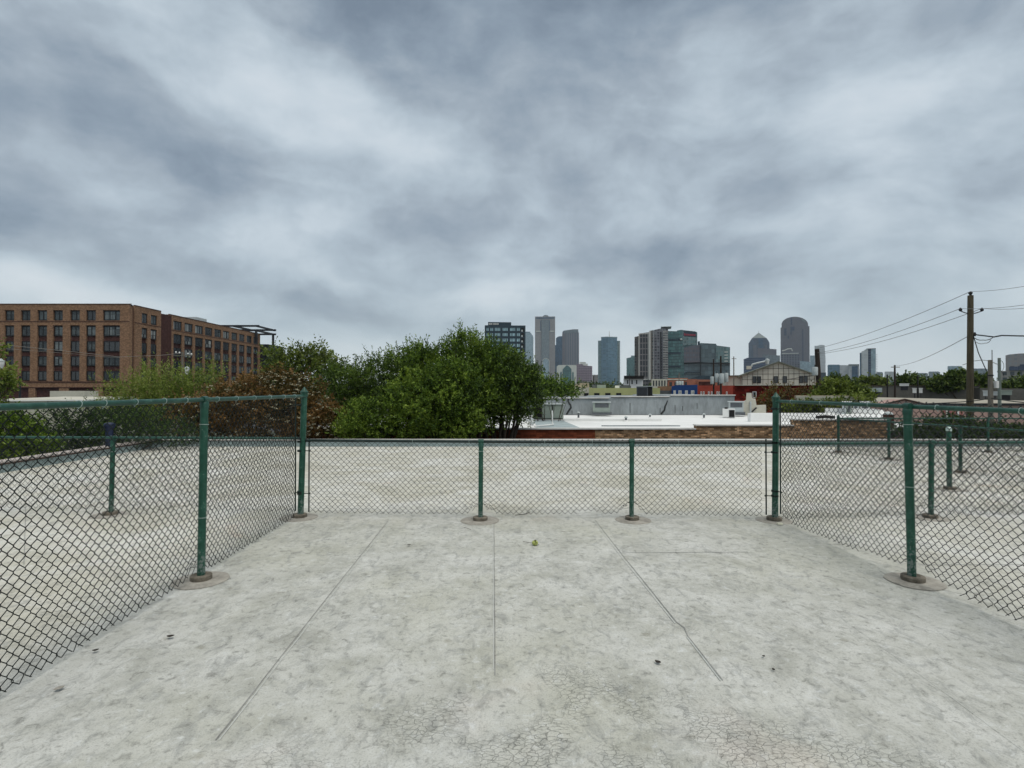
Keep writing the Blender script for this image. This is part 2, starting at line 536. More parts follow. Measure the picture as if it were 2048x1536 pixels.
M['chimney_brick'] = brick_mat('chimney_brick', (.10, .05, .038), (.075, .04, .03), (.06, .04, .03))

M['lf_dark'] = leaf_mat('leaves_dark_green', [(.011, .025, .005), (.034, .064, .010), (.085, .14, .019), (.18, .25, .040)], .18)
M['lf_mid'] = leaf_mat('leaves_mid_green', [(.014, .033, .005), (.052, .096, .012), (.125, .195, .023), (.25, .33, .05)], .20)
M['lf_bright'] = leaf_mat('leaves_bright', [(.06, .09, .018), (.13, .18, .032), (.22, .27, .055), (.32, .36, .11)])
M['lf_rust'] = leaf_mat('leaves_rust', [(.022, .032, .008), (.070, .056, .015), (.18, .098, .032), (.28, .16, .06)], .18)
M['lf_olive'] = leaf_mat('leaves_olive', [(.030, .048, .010), (.075, .105, .019), (.14, .18, .030), (.23, .27, .07)])
M['lf_deep'] = leaf_mat('leaves_deep', [(.010, .024, .007), (.022, .046, .012), (.050, .09, .022), (.10, .15, .04)], .16)  # deep green foliage of the dark shrub and the hedge
M['lf_far'] = leaf_mat('leaves_far', [(.014, .030, .006), (.038, .068, .012), (.080, .12, .02), (.14, .18, .035)], .16)
M['lf_brown'] = leaf_mat('leaves_brown', [(.04, .03, .014), (.10, .062, .025), (.17, .11, .035), (.15, .15, .05)])
M['flower'] = mat('cream_flowers', (.46, .43, .30), .9, 9, .2)


# ------------------------------------------------------------------ mesh builder
class MB:
    def __init__(self):
        self.v = []
        self.f = []

    def quad(self, a, b, c, d):
        n = len(self.v)
        self.v += [tuple(a), tuple(b), tuple(c), tuple(d)]
        self.f.append((n, n + 1, n + 2, n + 3))
        return self

    def box(self, x0, x1, y0, y1, z0, z1):
        n = len(self.v)
        self.v += [(x0, y0, z0), (x1, y0, z0), (x1, y1, z0), (x0, y1, z0), (x0, y0, z1), (x1, y0, z1), (x1, y1, z1), (x0, y1, z1)]
        self.f += [(n, n + 3, n + 2, n + 1), (n + 4, n + 5, n + 6, n + 7), (n, n + 1, n + 5, n + 4),
                   (n + 1, n + 2, n + 6, n + 5), (n + 2, n + 3, n + 7, n + 6), (n + 3, n, n + 4, n + 7)]
        return self

    def prism(self, pts, y0, y1):
        """outline in x,z (counter-clockwise seen from -y) pushed from y0 to y1"""
        n = len(self.v)
        k = len(pts)
        self.v += [(p[0], y0, p[1]) for p in pts] + [(p[0], y1, p[1]) for p in pts]
        self.f.append(tuple(range(n, n + k)))
        self.f.append(tuple(range(n + 2 * k - 1, n + k - 1, -1)))
        for i in range(k):
            j = (i + 1) % k
            self.f.append((n + j, n + i, n + k + i, n + k + j))
        return self

    def vprism(self, pts, z0, z1):
        """outline in x,y raised from z0 to z1"""
        n = len(self.v)
        k = len(pts)
        self.v += [(p[0], p[1], z0) for p in pts] + [(p[0], p[1], z1) for p in pts]
        self.f.append(tuple(range(n + k - 1, n - 1, -1)))
        self.f.append(tuple(range(n + k, n + 2 * k)))
        for i in range(k):
            j = (i + 1) % k
            self.f.append((n + i, n + j, n + k + j, n + k + i))
        return self

    def lathe(self, c, prof, n=16):
        """profile [(r,z)] spun round a vertical axis through c=(x,y)"""
        b = len(self.v)
        for r, z in prof:
            for i in range(n):
                a = 2 * math.pi * i / n
                self.v.append((c[0] + r * math.cos(a), c[1] + r * math.sin(a), z))
        for k in range(len(prof) - 1):
            for i in range(n):
                j = (i + 1) % n
                self.f.append((b + k * n + i, b + k * n + j, b + (k + 1) * n + j, b + (k + 1) * n + i))
        self.f.append(tuple(b + i for i in range(n - 1, -1, -1)))
        self.f.append(tuple(b + (len(prof) - 1) * n + i for i in range(n)))
        return self

    def tube(self, pts, r, n=8, cap=True):
        pts = [Vector(p) for p in pts]
        rs = r if isinstance(r, (list, tuple)) else [r] * len(pts)
        b = len(self.v)
        up = None
        for i, p in enumerate(pts):
            d = (pts[min(i + 1, len(pts) - 1)] - pts[max(i - 1, 0)])
            d.normalize()
            if up is None:
                ref = Vector((0, 0, 1)) if abs(d.z) < .9 else Vector((1, 0, 0))
                up = (ref - d * ref.dot(d)).normalized()
            else:
                up = (up - d * up.dot(d)).normalized()
            sd = d.cross(up)
            for k in range(n):
                a = 2 * math.pi * k / n
                q = p + (up * math.cos(a) + sd * math.sin(a)) * rs[i]
                self.v.append(tuple(q))
        for i in range(len(pts) - 1):
            for k in range(n):
                j = (k + 1) % n
                self.f.append((b + i * n + k, b + i * n + j, b + (i + 1) * n + j, b + (i + 1) * n + k))
        if cap:
            self.f.append(tuple(b + k for k in range(n - 1, -1, -1)))
            self.f.append(tuple(b + (len(pts) - 1) * n + k for k in range(n)))
        return self

    def build(self, name, m, parent=None, smooth=False, flipfix=True):
        me = bpy.data.meshes.new(name)
        vs = self.v
        if parent is not None:
            off = OFF.get(parent.name, (0, 0, 0))
        else:
            a = np.array(vs)
            off = ((a[:, 0].min() + a[:, 0].max()) / 2, (a[:, 1].min() + a[:, 1].max()) / 2, a[:, 2].min())
        vs = [(p[0] - off[0], p[1] - off[1], p[2] - off[2]) for p in vs]
        me.from_pydata(vs, [], self.f)
        me.materials.append(m)
        if flipfix:
            import bmesh
            bm = bmesh.new()
            bm.from_mesh(me)
            bmesh.ops.recalc_face_normals(bm, faces=bm.faces)
            bm.to_mesh(me)
            bm.free()
        if smooth:
            me.shade_smooth()
            try:
                me.set_sharp_from_angle(angle=R(40))
            except Exception:
                pass
        o = bpy.data.objects.new(name, me)
        COL.objects.link(o)
        if parent is not None:
            o.parent = parent
            OFF[o.name] = off
        else:
            o.location = off
            OFF[o.name] = off
        return o


def tag(o, label=None, cat=None, group=None, kind=None):
    if label: o['label'] = label
    if cat: o['category'] = cat
    if group: o['group'] = group
    if kind: o['kind'] = kind
    return o


def empty(name, loc, label, cat, group=None, local=False):
    o = bpy.data.objects.new(name, None)
    COL.objects.link(o)
    o.empty_display_size = .3
    o.location = loc
    OFF[o.name] = (0, 0, 0) if local else tuple(loc)
    return tag(o, label, cat, group)


def pl_thing(pl, name, label, cat, group=None):
    o = empty(name, (0, 0, 0), label, cat, group, local=True)
    pl.place(o)
    return o


def np_mesh(name, V, Fq, m, parent=None, loc=None):
    """V (n,3), Fq (k,4) quads"""
    me = bpy.data.meshes.new(name)
    off = OFF.get(parent.name, (0, 0, 0)) if parent is not None else (loc or (0, 0, 0))
    V = V - np.array(off)
    me.vertices.add(len(V))
    me.vertices.foreach_set('co', V.astype(np.float32).ravel())
    k = Fq.shape[1]
    me.loops.add(Fq.size)
    me.loops.foreach_set('vertex_index', Fq.astype(np.int32).ravel())
    me.polygons.add(len(Fq))
    me.polygons.foreach_set('loop_start', np.arange(0, Fq.size, k, dtype=np.int32))
    me.materials.append(m)
    me.update(calc_edges=True)
    o = bpy.data.objects.new(name, me)
    COL.objects.link(o)
    if parent is not None:
        o.parent = parent
    else:
        o.location = off
    return o


# ------------------------------------------------------------------ ground and our own roof
def structure(o):
    return tag(o, kind='structure')


mb = MB()
n = 8
g0 = 9000
mb.quad((-g0, -400, GROUND), (g0, -400, GROUND), (g0, 14000, GROUND), (-g0, 14000, GROUND))
structure(mb.build('ground', M['land'], flipfix=False))
mb = MB().quad((-100, 85, GROUND + .004), (60, 85, GROUND + .004), (60, 112, GROUND + .004), (-100, 112, GROUND + .004))
structure(mb.build('road', M['asphalt'], flipfix=False))
mb = MB().quad((-9.0, 15.8, GROUND + .004), (30, 15.8, GROUND + .004), (30, 18.8, GROUND + .004), (-9.0, 18.8, GROUND + .004))
structure(mb.build('alley', M['asphalt'], flipfix=False))

RX0, RX1, RY0, RY1 = -9.72, 21.0, -7.0, 15.3
mb = MB()
nx, ny = 44, 34
for j in range(ny + 1):
    for i in range(nx + 1):
        x = RX0 + (RX1 - RX0) * i / nx
        y = RY0 + (RY1 - RY0) * j / ny
        z = .012 * (mnoise.noise(Vector((x * .35, y * .35, 0))))
        if i in (0, nx) or j in (0, ny): z = 0
        mb.v.append((x, y, z))
for j in range(ny):
    for i in range(nx):
        a = j * (nx + 1) + i
        mb.f.append((a, a + 1, a + nx + 2, a + nx + 1))
deck = mb.build('roof_deck', M['deck'], flipfix=False)
structure(deck)
deck.data.shade_smooth()
# walls of our building under the deck
mb = MB().box(RX0, RX1, RY0, RY1, GROUND, -.06)
tag(mb.build('rooftop_building', M['tan_brick']), 'brick building whose flat pale roof fills the foreground', 'building')

# parapets
pa = empty('parapet', (5.6, RY1 + .1, 0), 'long low parapet with pale metal coping along the far edge of the roof', 'parapet')
MB().box(RX0, RX1, RY1, RY1 + .22, -.05, .155).build('upstand', M['upstand'], pa)
MB().box(RX0 - .25, RX1, RY1 - .025, RY1 + .26, .157, .17).build('coping_edge', M['coping_edge'], pa)
MB().box(RX0 - .27, RX1, RY1 - .012, RY1 + .28, .172, .190).build('coping', M['coping'], pa)
pb = empty('parapet', (RX0 - .1, 4, 0), 'low parapet with pinkish coping and brown edge along the left side of the roof', 'parapet')
MB().box(RX0 - .22, RX0, RY0, RY1 - .03, -.05, .155).build('upstand', M['upstand'], pb)
MB().box(RX0 - .24, RX0 + .03, RY0, RY1 - .03, .157, .185).build('coping_edge', M['coping_edge'], pb)
MB().box(RX0 - .30, RX0 + .012, RY0, RY1 - .03, .187, .215).build('coping', M['coping_pink'], pb)


# seams of the roof coating: raised laps a few mm high
def seam(name_label, pts, w=.007, m='seam', light=False):
    o = None
    mb = MB()
    P = [G(*p) for p in pts]
    for a, b in zip(P[:-1], P[1:]):
        d = (b - a)
        d.z = 0
        L = d.length
        d.normalize()
        s = Vector((-d.y, d.x, 0)) * w / 2
        k = max(1, int(L / .25))
        prev = None
        for i in range(k + 1):
            q = a + d * (L * i / k)
            jit = Vector((-d.y, d.x, 0)) * (.003 * mnoise.noise(q * 3.0))
            z = .012 * mnoise.noise(Vector((q.x * .35, q.y * .35, 0))) + .004
            wv = 1 + .5 * mnoise.noise(q * 9)
            cur = ((q + jit - s * wv).x, (q + jit - s * wv).y, z), ((q + jit + s * wv).x, (q + jit + s * wv).y, z)
            if prev:
                mb.quad(prev[0], prev[1], cur[1], cur[0])
            prev = cur
    o = mb.build('roof_seam', M[m], flipfix=False)
    return structure(o)


seam('a', [(776, 1043), (640, 1215), (432, 1481)], .0065)
seam('a', [(781, 1043), (645, 1216), (439, 1481)], .006, 'seam_light')
seam('b', [(988, 1047), (989.5, 1200), (990, 1352)], .0055)
seam('b', [(986, 1047), (987, 1200), (987, 1340)], .005, 'seam_light')
seam('c', [(1190, 1040), (1250, 1117), (1352, 1246), (1368, 1258), (1376, 1276), (1446, 1364)], .0055)
seam('c', [(1186, 1040), (1246, 1119), (1350, 1250)], .006, 'seam_light')
seam('c', [(1374, 1277), (1442, 1365)], .008, 'seam_light')
seam('d', [(1232, 1106), (1360, 1105), (1496, 1104)], .008)
seam('e', [(1840, 1130), (2048, 1130)], .010)
seam('f', [(1510, 1112), (1660, 1220), (1900, 1395), (2120, 1558)], .0022, 'seam_light')
seam('g', [(52, 1000), (48, 1130)], .006)


# ------------------------------------------------------------------ chain link fences
def zig(p0, p1, zb0, zb1, zt0, zt1, normal, r=.0026, a=.0354, posts=(), rag=.5, seed=1, bulge=.02, fat=3):
    """zig-zag wires hooked into each other between two ground points; returns V,F"""
    rg = np.random.default_rng(seed)
    p0 = Vector(p0); p1 = Vector(p1)
    d = p1 - p0; d.z = 0
    L = d.length
    d.normalize()
    nw = int(L / a)
    V = []; Fc = []
    base = 0
    NJ = max(2, int(round((max(zt0, zt1) - min(zb0, zb1)) / a)))
    dn = np.array(d); nn = np.array(normal)
    for i in range(nw):
        s0 = i * a
        t = s0 / L
        zb = zb0 + (zb1 - zb0) * t
        zt = zt0 + (zt1 - zt0) * t
        zb += .012 * rag * mnoise.noise(Vector((s0 * 2.1, seed, 0)))
        nj = NJ - (1 if mnoise.noise(Vector((s0 * 1.3, seed * 3.1, 2))) > .25 * (2 - rag) else 0)
        j = np.arange(nj + 1)
        z = zt - (nj - j) * a
        side = ((i + nj - j) % 2)
        s = s0 + a * side + np.where(side == 1, .0028, -.0028)
        s = s + rg.normal(0, .0012, len(s))
        z = z + rg.normal(0, .0012, len(s)) + .006 * rag * math.sin(s0 * 1.7 + seed)
        # weave: the wire goes over at one hook and under at the next
        off = np.where(side == 1, .0034, -.0034)
        off = off + bulge * np.sin(np.clip((z - zb) / max(.1, (zt - zb)), 0, 1) * math.pi) * math.sin(s0 * .9 + seed) * .6
        # distortion: torn and curled hem beside the footings
        for ps in posts:
            g = np.exp(-((s - ps) / .13) ** 2) * np.exp(-(np.clip(z - zb, 0, 9) / .09) ** 2)
            z = z + g * (.105 + .03 * rg.normal())
            s = s + g * np.sign(s - ps) * .025
            off = off + g * rg.normal(0, .012, len(s))
        hem = np.exp(-((z - zb) / .06) ** 2) * rag
        off = off + hem * .006 * rg.normal(0, 1, len(s))
        P = np.array([p0.x, p0.y, 0])[None, :] + s[:, None] * dn[None, :] + off[:, None] * nn[None, :]
        P[:, 2] = z
        # round the bends a little
        Q = [P[0]]
        for q in range(1, len(P) - 1):
            Q.append(P[q] * .86 + P[q - 1] * .14)
            Q.append(P[q] * .86 + P[q + 1] * .14)
        Q.append(P[-1])
        Q = np.array(Q)
        T = np.gradient(Q, axis=0)
        T /= np.linalg.norm(T, axis=1)[:, None] + 1e-9
        U = np.cross(T, nn[None, :])
        U /= np.linalg.norm(U, axis=1)[:, None] + 1e-9
        W = np.cross(T, U)
        m = len(Q)
        ring = np.zeros((m, fat, 3))
        for k in range(fat):
            an = 2 * math.pi * k / fat
            ring[:, k] = Q + (U * math.cos(an) + W * math.sin(an)) * r
        V.append(ring.reshape(-1, 3))
        idx = base + np.arange(m * fat).reshape(m, fat)
        A = idx[:-1]; B = idx[1:]
        fq = np.stack([A, np.roll(A, -1, 1), np.roll(B, -1, 1), B], -1).reshape(-1, 4)
        Fc.append(fq)
        base += m * fat
    return np.concatenate(V), np.concatenate(Fc)


def ring_tube(c, axis, rr, r=.0022, n=12):
    """small closed loop round an axis"""
    axis = Vector(axis).normalized()
    ref = Vector((0, 0, 1)) if abs(axis.z) < .9 else Vector((1, 0, 0))
    u = axis.cross(ref).normalized()
    w = axis.cross(u)
    pts = [Vector(c) + (u * math.cos(2 * math.pi * i / n) + w * math.sin(2 * math.pi * i / n)) * rr + axis * (.006 * i / n) for i in range(n + 1)]
    return MB().tube(pts, r, 5, False)


def footing(root, x, y, parent):
    rr = .087 * random.uniform(.95, 1.07)
    e = random.uniform(-.012, .012)
    MB().lathe((x + e, y), [(rr - .004, .002), (rr, .010), (rr, .042), (rr - .006, .048), (.05, .050), (.045, .044)], 28).build('footing_collar', M['collar'], parent, True)
    pr = .222 * random.uniform(.94, 1.06)
    pm = MB().lathe((x + e * 2, y - .01), [(pr, .001), (pr * .99, .006), (pr * .88, .008)], 40)
    pm.v = [(vx + (vx - x) * .05 * mnoise.noise(Vector((vx * 9, vy * 9, 1))), vy + (vy - y) * .05 * mnoise.noise(Vector((vx * 9, vy * 9, 4))), vz) for vx, vy, vz in pm.v]
    pm.build('footing_pad', M['pad'], parent, True)


def line_post(root, x, y, h, r=.030, lean=(0, 0), cap=True, dirv=None, ties=(), foot=True, m='green'):
    lx, ly = lean
    p = MB().tube([(x, y, .0), (x + lx * .5, y + ly * .5, h * .5), (x + lx, y + ly, h)], r, 18).build('post', M[m], root, True)
    if cap:
        q = MB()
        q.lathe((x + lx, y + ly), [(r + .004, h - .055), (r + .005, h - .03), (r + .003, h - .012), (r * .75, h + .004), (.014, h + .012)], 16)
        if dirv is not None:
            d = Vector(dirv) * .032
            c = Vector((x + lx, y + ly, h + .016))
            q.tube([c - d, c + d], .026, 12)
        q.build('loop_cap', M['green_rail'], p, True)
    if foot:
        footing(root, x, y, p)
    for tz in ties:
        t = tz / h
        ring_tube((x + lx * t, y + ly * t, tz), (0.05, .05, 1), r + .004).build('tie_wire', M['tie'], p)
    return p


def corner_post(root, x, y, h, r=.037, lean=(0, 0)):
    lx, ly = lean
    p = MB().tube([(x, y, 0), (x + lx, y + ly, h)], r, 20).build('corner_post', M['green'], root, True)
    MB().lathe((x + lx, y + ly), [(r + .006, h - .06), (r + .008, h - .015), (r + .012, h - .008), (r + .012, h + .004), (r * .9, h + .018),
                                  (r * .45, h + .045), (.008, h + .062)], 18).build('finial_cap', M['green_rail'], p, True)
    footing(root, x, y, p)
    return p


def bands(post, x, y, toward, zs, r=.037, reach=.105):
    """brace bands: a strap round the post with a bolt out to the tension bar"""
    d = Vector(toward).normalized()
    for z in zs:
        mb = MB()
        mb.lathe((x, y), [(r + .001, z - .011), (r + .005, z - .011), (r + .005, z + .011), (r + .001, z + .011)], 18)
        c = Vector((x, y, z))
        mb.tube([c + d * r * .9, c + d * (reach + .012)], .0055, 6)
        mb.tube([c + d * (reach + .004), c + d * (reach + .018)], .010, 6)
        mb.build('brace_band', M['bar'], post)


def rail(root, a, b, z0, z1, r=.019, ext=0.0, name='top_rail', n=6, sag=.0):
    a = Vector(a); b = Vector(b)
    d = (b - a).normalized()
    a = a - d * ext; b = b + d * ext
    pts = []
    for i in range(n + 1):
        t = i / n
        p = a.lerp(b, t)
        p.z = z0 + (z1 - z0) * t - sag * math.sin(t * math.pi)
        pts.append(p)
    return MB().tube(pts, r, 14).build(name, M['green_rail'], root, True)


def rail_ties(railo, a, b, z0, z1, ts, r=.021):
    a = Vector(a); b = Vector(b)
    d = (b - a).normalized()
    for t in ts:
        p = a.lerp(b, t)
        p.z = z0 + (z1 - z0) * t
        mb = ring_tube(p, d + Vector((0, 0, .25)), r + .0012, .0019)
        mb.tube([p + Vector((0, 0, -r - .002)), p + Vector((0, 0, -r - .012)) + d * .014], .0018, 5)
        mb.build('tie_wire', M['tie'], railo)


def tension_bar(root, p, toward, z0, z1, reach=.105):
    d = Vector(toward).normalized()
    q = Vector((p[0], p[1], 0)) + d * reach
    MB().tube([(q.x, q.y, z0), (q.x, q.y, z1)], .0095, 6).build('tension_bar', M['bar'], root)


A = G(601, 1035); B = G(1550, 1041)
L1 = G(402, 1160); R1 = G(1824, 1162)
LC1 = G(222, 1030); RC1 = G(1862, 1036)
SR = 1.508      # rail height of the left tall fence
SRR = 1.452


def wire_mesh(root, p0, p1, zb, zt, normal, seed, posts=(), start=.105, end=.105, r=.0026, **kw):
    p0 = Vector(p0); p1 = Vector(p1)
    d = (p1 - p0); d.z = 0; L = d.length; d.normalize()
    a = p0 + d * start + Vector(normal) * .036
    b = p1 - d * end + Vector(normal) * .036
    V, Fq = zig(a, b, zb, zb, zt, zt, normal, r=r, seed=seed, posts=[q - start for q in posts], **kw)
    return np_mesh('chain_link_mesh', V, Fq, M['wire'], root)


# tall fence on the left
dL = (L1 - A).normalized()
nL = Vector((dL.y, -dL.x, 0))
if nL.x > 0: nL = -nL
L2 = A + dL * ((L1 - A).length * 2.0)
f1 = empty('chain_link_fence', (L1.x, L1.y, 0), 'tall green chain link fence running along the left side of the walkway', 'fence', 'green chain link fences')
cpL = corner_post(f1, A.x, A.y, SR + .055, lean=(.042, 0))
line_post(f1, L1.x, L1.y, SR - .01, .0315, lean=(.022, 0), dirv=dL, ties=(1.30, .52))
line_post(f1, L2.x, L2.y, SR - .01, .0315, dirv=dL)
rl = rail(f1, A + Vector((.042, 0, 0)), L2, SR + .004, SR, .0185, 0)
rail_ties(rl, A + Vector((.042, 0, 0)), L2, SR + .004, SR, [.07, .14, .22, .30, .38, .455, .56, .62, .69, .755, .80])
wire_mesh(f1, A, L2, .035, SR + .012, nL, 3, posts=[(L1 - A).length], end=0.0, r=.0031, rag=1.0, bulge=.018)
tension_bar(f1, A, (-.4, -.9, 0), .10, SR - .01, .085)
bands(cpL, A.x, A.y, (-.4, -.9, 0), (.32, .98, 1.40), reach=.085)

# tall fence on the right
dR = (R1 - B).normalized()
nR = Vector((-dR.y, dR.x, 0))
if nR.x < 0: nR = -nR
R2 = B + dR * ((R1 - B).length * 2.0)
f2 = empty('chain_link_fence', (R1.x, R1.y, 0), 'tall green chain link fence, knuckles above its rail, along the right side of the walkway', 'fence', 'green chain link fences')
cpR = corner_post(f2, B.x, B.y, SRR + .045, lean=(.018, 0))
line_post(f2, R1.x, R1.y, SRR - .01, .0325, lean=(-.028, 0), dirv=dR, ties=(1.30, .78))
line_post(f2, R2.x, R2.y, SRR - .01, .0325, dirv=dR)
rr_ = rail(f2, B + Vector((.018, 0, 0)), R2, SRR, SRR, .0185, 0)
rail_ties(rr_, B + Vector((.018, 0, 0)), R2, SRR, SRR, [.08, .21, .38, .56, .72])
wire_mesh(f2, B, R2, .035, SRR + .036, nR, 5, posts=[(R1 - B).length], end=0.0, r=.0031, rag=1.4, bulge=.022)
tension_bar(f2, B, (.35, -.93, 0), .10, SRR - .01, .085)
bands(cpR, B.x, B.y, (.35, -.93, 0), (.36, .95, 1.36), reach=.085)

# low fence across the middle
f3 = empty('chain_link_fence', tuple((A + B) / 2), 'low green chain link fence crossing between the two corner posts', 'fence', 'green chain link fences')
CR = .960
dC = (B - A).normalized()
nC = Vector((-dC.y, dC.x, 0))
if nC.y < 0: nC = -nC
m1 = G(961, 1041); m2 = G(1263, 1040)
for q, ties in ((m1, (.84,)), (m2, ())):
    line_post(f3, q.x, q.y, CR - .012, .0285, lean=(.006, 0), dirv=dC, ties=ties)
rc = rail(f3, A + dC * .02, B - dC * .02, CR + .001, CR - .016, .0175, 0, sag=.004)
rc.active_material = M['rail_dark']
rail_ties(rc, A, B, CR + .001, CR - .014, [.24, .36, .52, .62, .80, .90], .020)
wire_mesh(f3, A, B, .045, CR + .010, nC, 8, posts=[(m1 - A).length, (m2 - A).length], rag=.9, bulge=.008, r=.0029)
tension_bar(f3, A, dC, .07, CR + .03)
tension_bar(f3, B, -dC, .07, CR + .03)
bands(f3, A.x, A.y, dC, (.30, .83, .945), reach=.105)
bands(f3, B.x, B.y, -dC, (.30, .83, .945), reach=.105)

# low fence carrying on to the left parapet
dLC = (LC1 - A).normalized()
LE = A + dLC * ((RX0 + .25 - A.x) / dLC.x)
f4 = empty('chain_link_fence', (LC1.x, LC1.y, 0), 'low green chain link fence beyond the left side fence, running to the pinkish coping', 'fence', 'green chain link fences')
nLC = Vector((dLC.y, -dLC.x, 0))
if nLC.y < 0: nLC = -nLC
for k in range(1, 4):
    q = A + dLC * ((LC1 - A).length * (k if k < 3 else 2.85))
    line_post(f4, q.x, q.y, .965, .028, lean=(.02, 0), dirv=dLC, ties=(.80,) if k == 1 else ())
r4 = rail(f4, A + dLC * .04, LE, .985, .975, .0165)
rail_ties(r4, A, LE, .985, .975, [.06, .14, .24, .31, .40, .48], .018)
wire_mesh(f4, A, LE, .05, .985, nLC, 13, posts=[(LC1 - A).length], rag=.7, end=0.0)

# low fence carrying on to the right
dRC = (RC1 - B).normalized()
f5 = empty('chain_link_fence', (RC1.x, RC1.y, 0), 'low green chain link fence beyond the right side fence, level with the middle one', 'fence', 'green chain link fences')
nRC = Vector((-dRC.y, dRC.x, 0))
if nRC.y < 0: nRC = -nRC
RE = B + dRC * ((8.45 - B.x) / dRC.x)
for q in (RC1, B + dRC * ((RC1 - B).length * 2)):
    line_post(f5, q.x, q.y, .925, .030, lean=(.012, 0), dirv=dRC)
r5 = rail(f5, B + dRC * .04, RE, .932, .930, .018)
wire_mesh(f5, B, RE, .035, .938, nRC, 17, posts=[(RC1 - B).length], rag=.9, end=0.0)

# far pen on the right
C1 = G(1677, 905); C2 = G(1778, 919); C3 = G(1921, 946)
dS = (C3 - C1).normalized()
f6 = empty('chain_link_fence', (C2.x, C2.y, 0), 'far low green chain link fence coming forward from the corner beside the tan brick wall', 'fence', 'green chain link fences')
C4 = C1 + dS * ((C1.y - RE.y) / -dS.y)
for q in (C2, C3, C3.lerp(C4, .55), C4):
    line_post(f6, q.x, q.y, .875, .030, dirv=dS)
rail(f6, C1, C4, .855, .915, .017)
wire_mesh(f6, C1, C4, .03, .88, Vector((-1, 0, 0)), 21, start=0, end=0, r=.0028, rag=.6)
f7 = empty('chain_link_fence', (C1.x + 3, C1.y, 0), 'farthest low chain link fence, parallel to the far parapet on the right', 'fence', 'green chain link fences')
C5 = Vector((18.5, C1.y, 0))
corner_post(f7, C1.x, C1.y, .90, .03)
for xx in (12.0, 15.6, 18.5):
    line_post(f7, xx, C1.y, .85, .028, dirv=(1, 0, 0), foot=xx < 14)
rail(f7, C1, C5, .862, .85, .017)
wire_mesh(f7, C1, C5, .03, .87, Vector((0, 1, 0)), 25, start=0, end=0, r=.0028, rag=.6)

# the lone post with the pale cap
q = G(1899, 979)
lp = empty('fence_post', (q.x, q.y, 0), 'lone green post with a pale rounded top standing inside the far pen', 'post')
p = MB().tube([(q.x, q.y, 0), (q.x - .004, q.y, .96)], .036, 18).build('post', M['green'], lp, True)
MB().lathe((q.x - .004, q.y), [(.040, .93), (.041, .965), (.036, .985), (.02, .998), (.006, 1.0)], 16).build('cap', M['tie'], p, True)
footing(lp, q.x, q.y, p)

# ------------------------------------------------------------------ litter on the deck
q = G(1070, 1091)
tb = empty('tennis_ball', (q.x, q.y, 0), 'worn yellow-green tennis ball with a dark split lying on the roof in the middle', 'ball')
mb = MB()
prof = []
for k in range(13):
    a = -math.pi / 2 + math.pi * k / 12
    prof.append((max(.001, .032 * math.cos(a)), .027 + .026 * math.sin(a)))
mb.lathe((q.x, q.y), prof, 24).build('felt', M['tennis'], tb, True)
pts = []
for k in range(15):
    a = math.pi * (.05 + .9 * k / 14)
    pts.append((q.x + .004 + .008 * math.sin(k), q.y - .033 * math.cos(a) * -1 * -1, .027 + .0275 * math.sin(a)))
MB().tube(pts, .0035, 6).build('split', M['black'], tb)


def leaf_thing(px, py, size, label, m='leaf_dead', rot=0, curl=.4, name='leaf', cat='leaf'):
    q = G(px, py)
    mb = MB()
    k = 6
    rows = []
    for i in range(k + 1):
        t = i / k
        w = math.sin(t * math.pi) ** .8 * .34 * size + .0008
        x = (t - .5) * size
        z = curl * size * (t - .5) ** 2 * 2
        rows.append([(x, -w, z + curl * w * .9), (x, 0, z), (x, w, z + curl * w * .9)])
    c, s = math.cos(rot), math.sin(rot)
    for i in range(k):
        for j in range(2):
            fr = [rows[i][j], rows[i + 1][j], rows[i + 1][j + 1], rows[i][j + 1]]
            mb.quad(*[(q.x + x * c - y * s, q.y + x * s + y * c, z + .016) for x, y, z in fr])
            mb.quad(*[(q.x + x * c - y * s, q.y + x * s + y * c, z + .0145) for x, y, z in reversed(fr)])
    return tag(mb.build(name, M[m], flipfix=False), label, cat)


leaf_thing(341, 1278, .045, 'dark curled leaf on the open roof at the lower left, clear of the fence', rot=.2, curl=.35)
leaf_thing(191, 1306, .035, 'small brown leaf beside the hem of the left fence', 'leaf_dead', rot=.6, curl=.3)
leaf_thing(118, 1382, .05, 'grey flat leaf near the bottom of the left fence', 'pad', rot=1.0, curl=.1)
leaf_thing(1316, 1330, .04, 'dark narrow leaf by the end of the right-hand roof seam', rot=2.3, curl=.3)
leaf_thing(1527, 1318, .02, 'tiny dark leaf scrap on the right half of the roof', rot=.5)
leaf_thing(1547, 1345, .022, 'tiny curled leaf scrap nearest the bottom right seam', rot=1.5)
leaf_thing(818, 1093, .04, 'dark sliver of leaf between the left seam and the middle post', rot=.1, curl=.2)
# pale scrap by the right corner post
q = G(1560, 1051)
mb = MB().box(q.x - .03, q.x + .03, q.y - .015, q.y + .02, .012, .030)
mb.v = [(x + .006 * mnoise.noise(Vector((x * 40, y * 40, z * 40))), y, z + .006 * mnoise.noise(Vector((x * 30 + 5, y * 30, z * 30)))) for x, y, z in mb.v]
tag(mb.build('scrap', M['paper']), 'pale crumbled scrap beside the footing of the right corner post', 'scrap')


def twig(pts, label, r=.0022):
    P = [G(*p) + Vector((0, 0, .016)) for p in pts]
    return tag(MB().tube(P, r, 5).build('twig', M['leaf_dead']), label, 'twig')


twig([(1046, 1086), (1058, 1088), (1078, 1092)], 'thin twig lying against the tennis ball')
twig([(928, 1058), (934, 1059), (942, 1062)], 'short dark twig in front of the first middle footing')
twig([(1030, 1033), (1050, 1031), (1060, 1026)], 'dark twig lying behind the middle fence', .004)


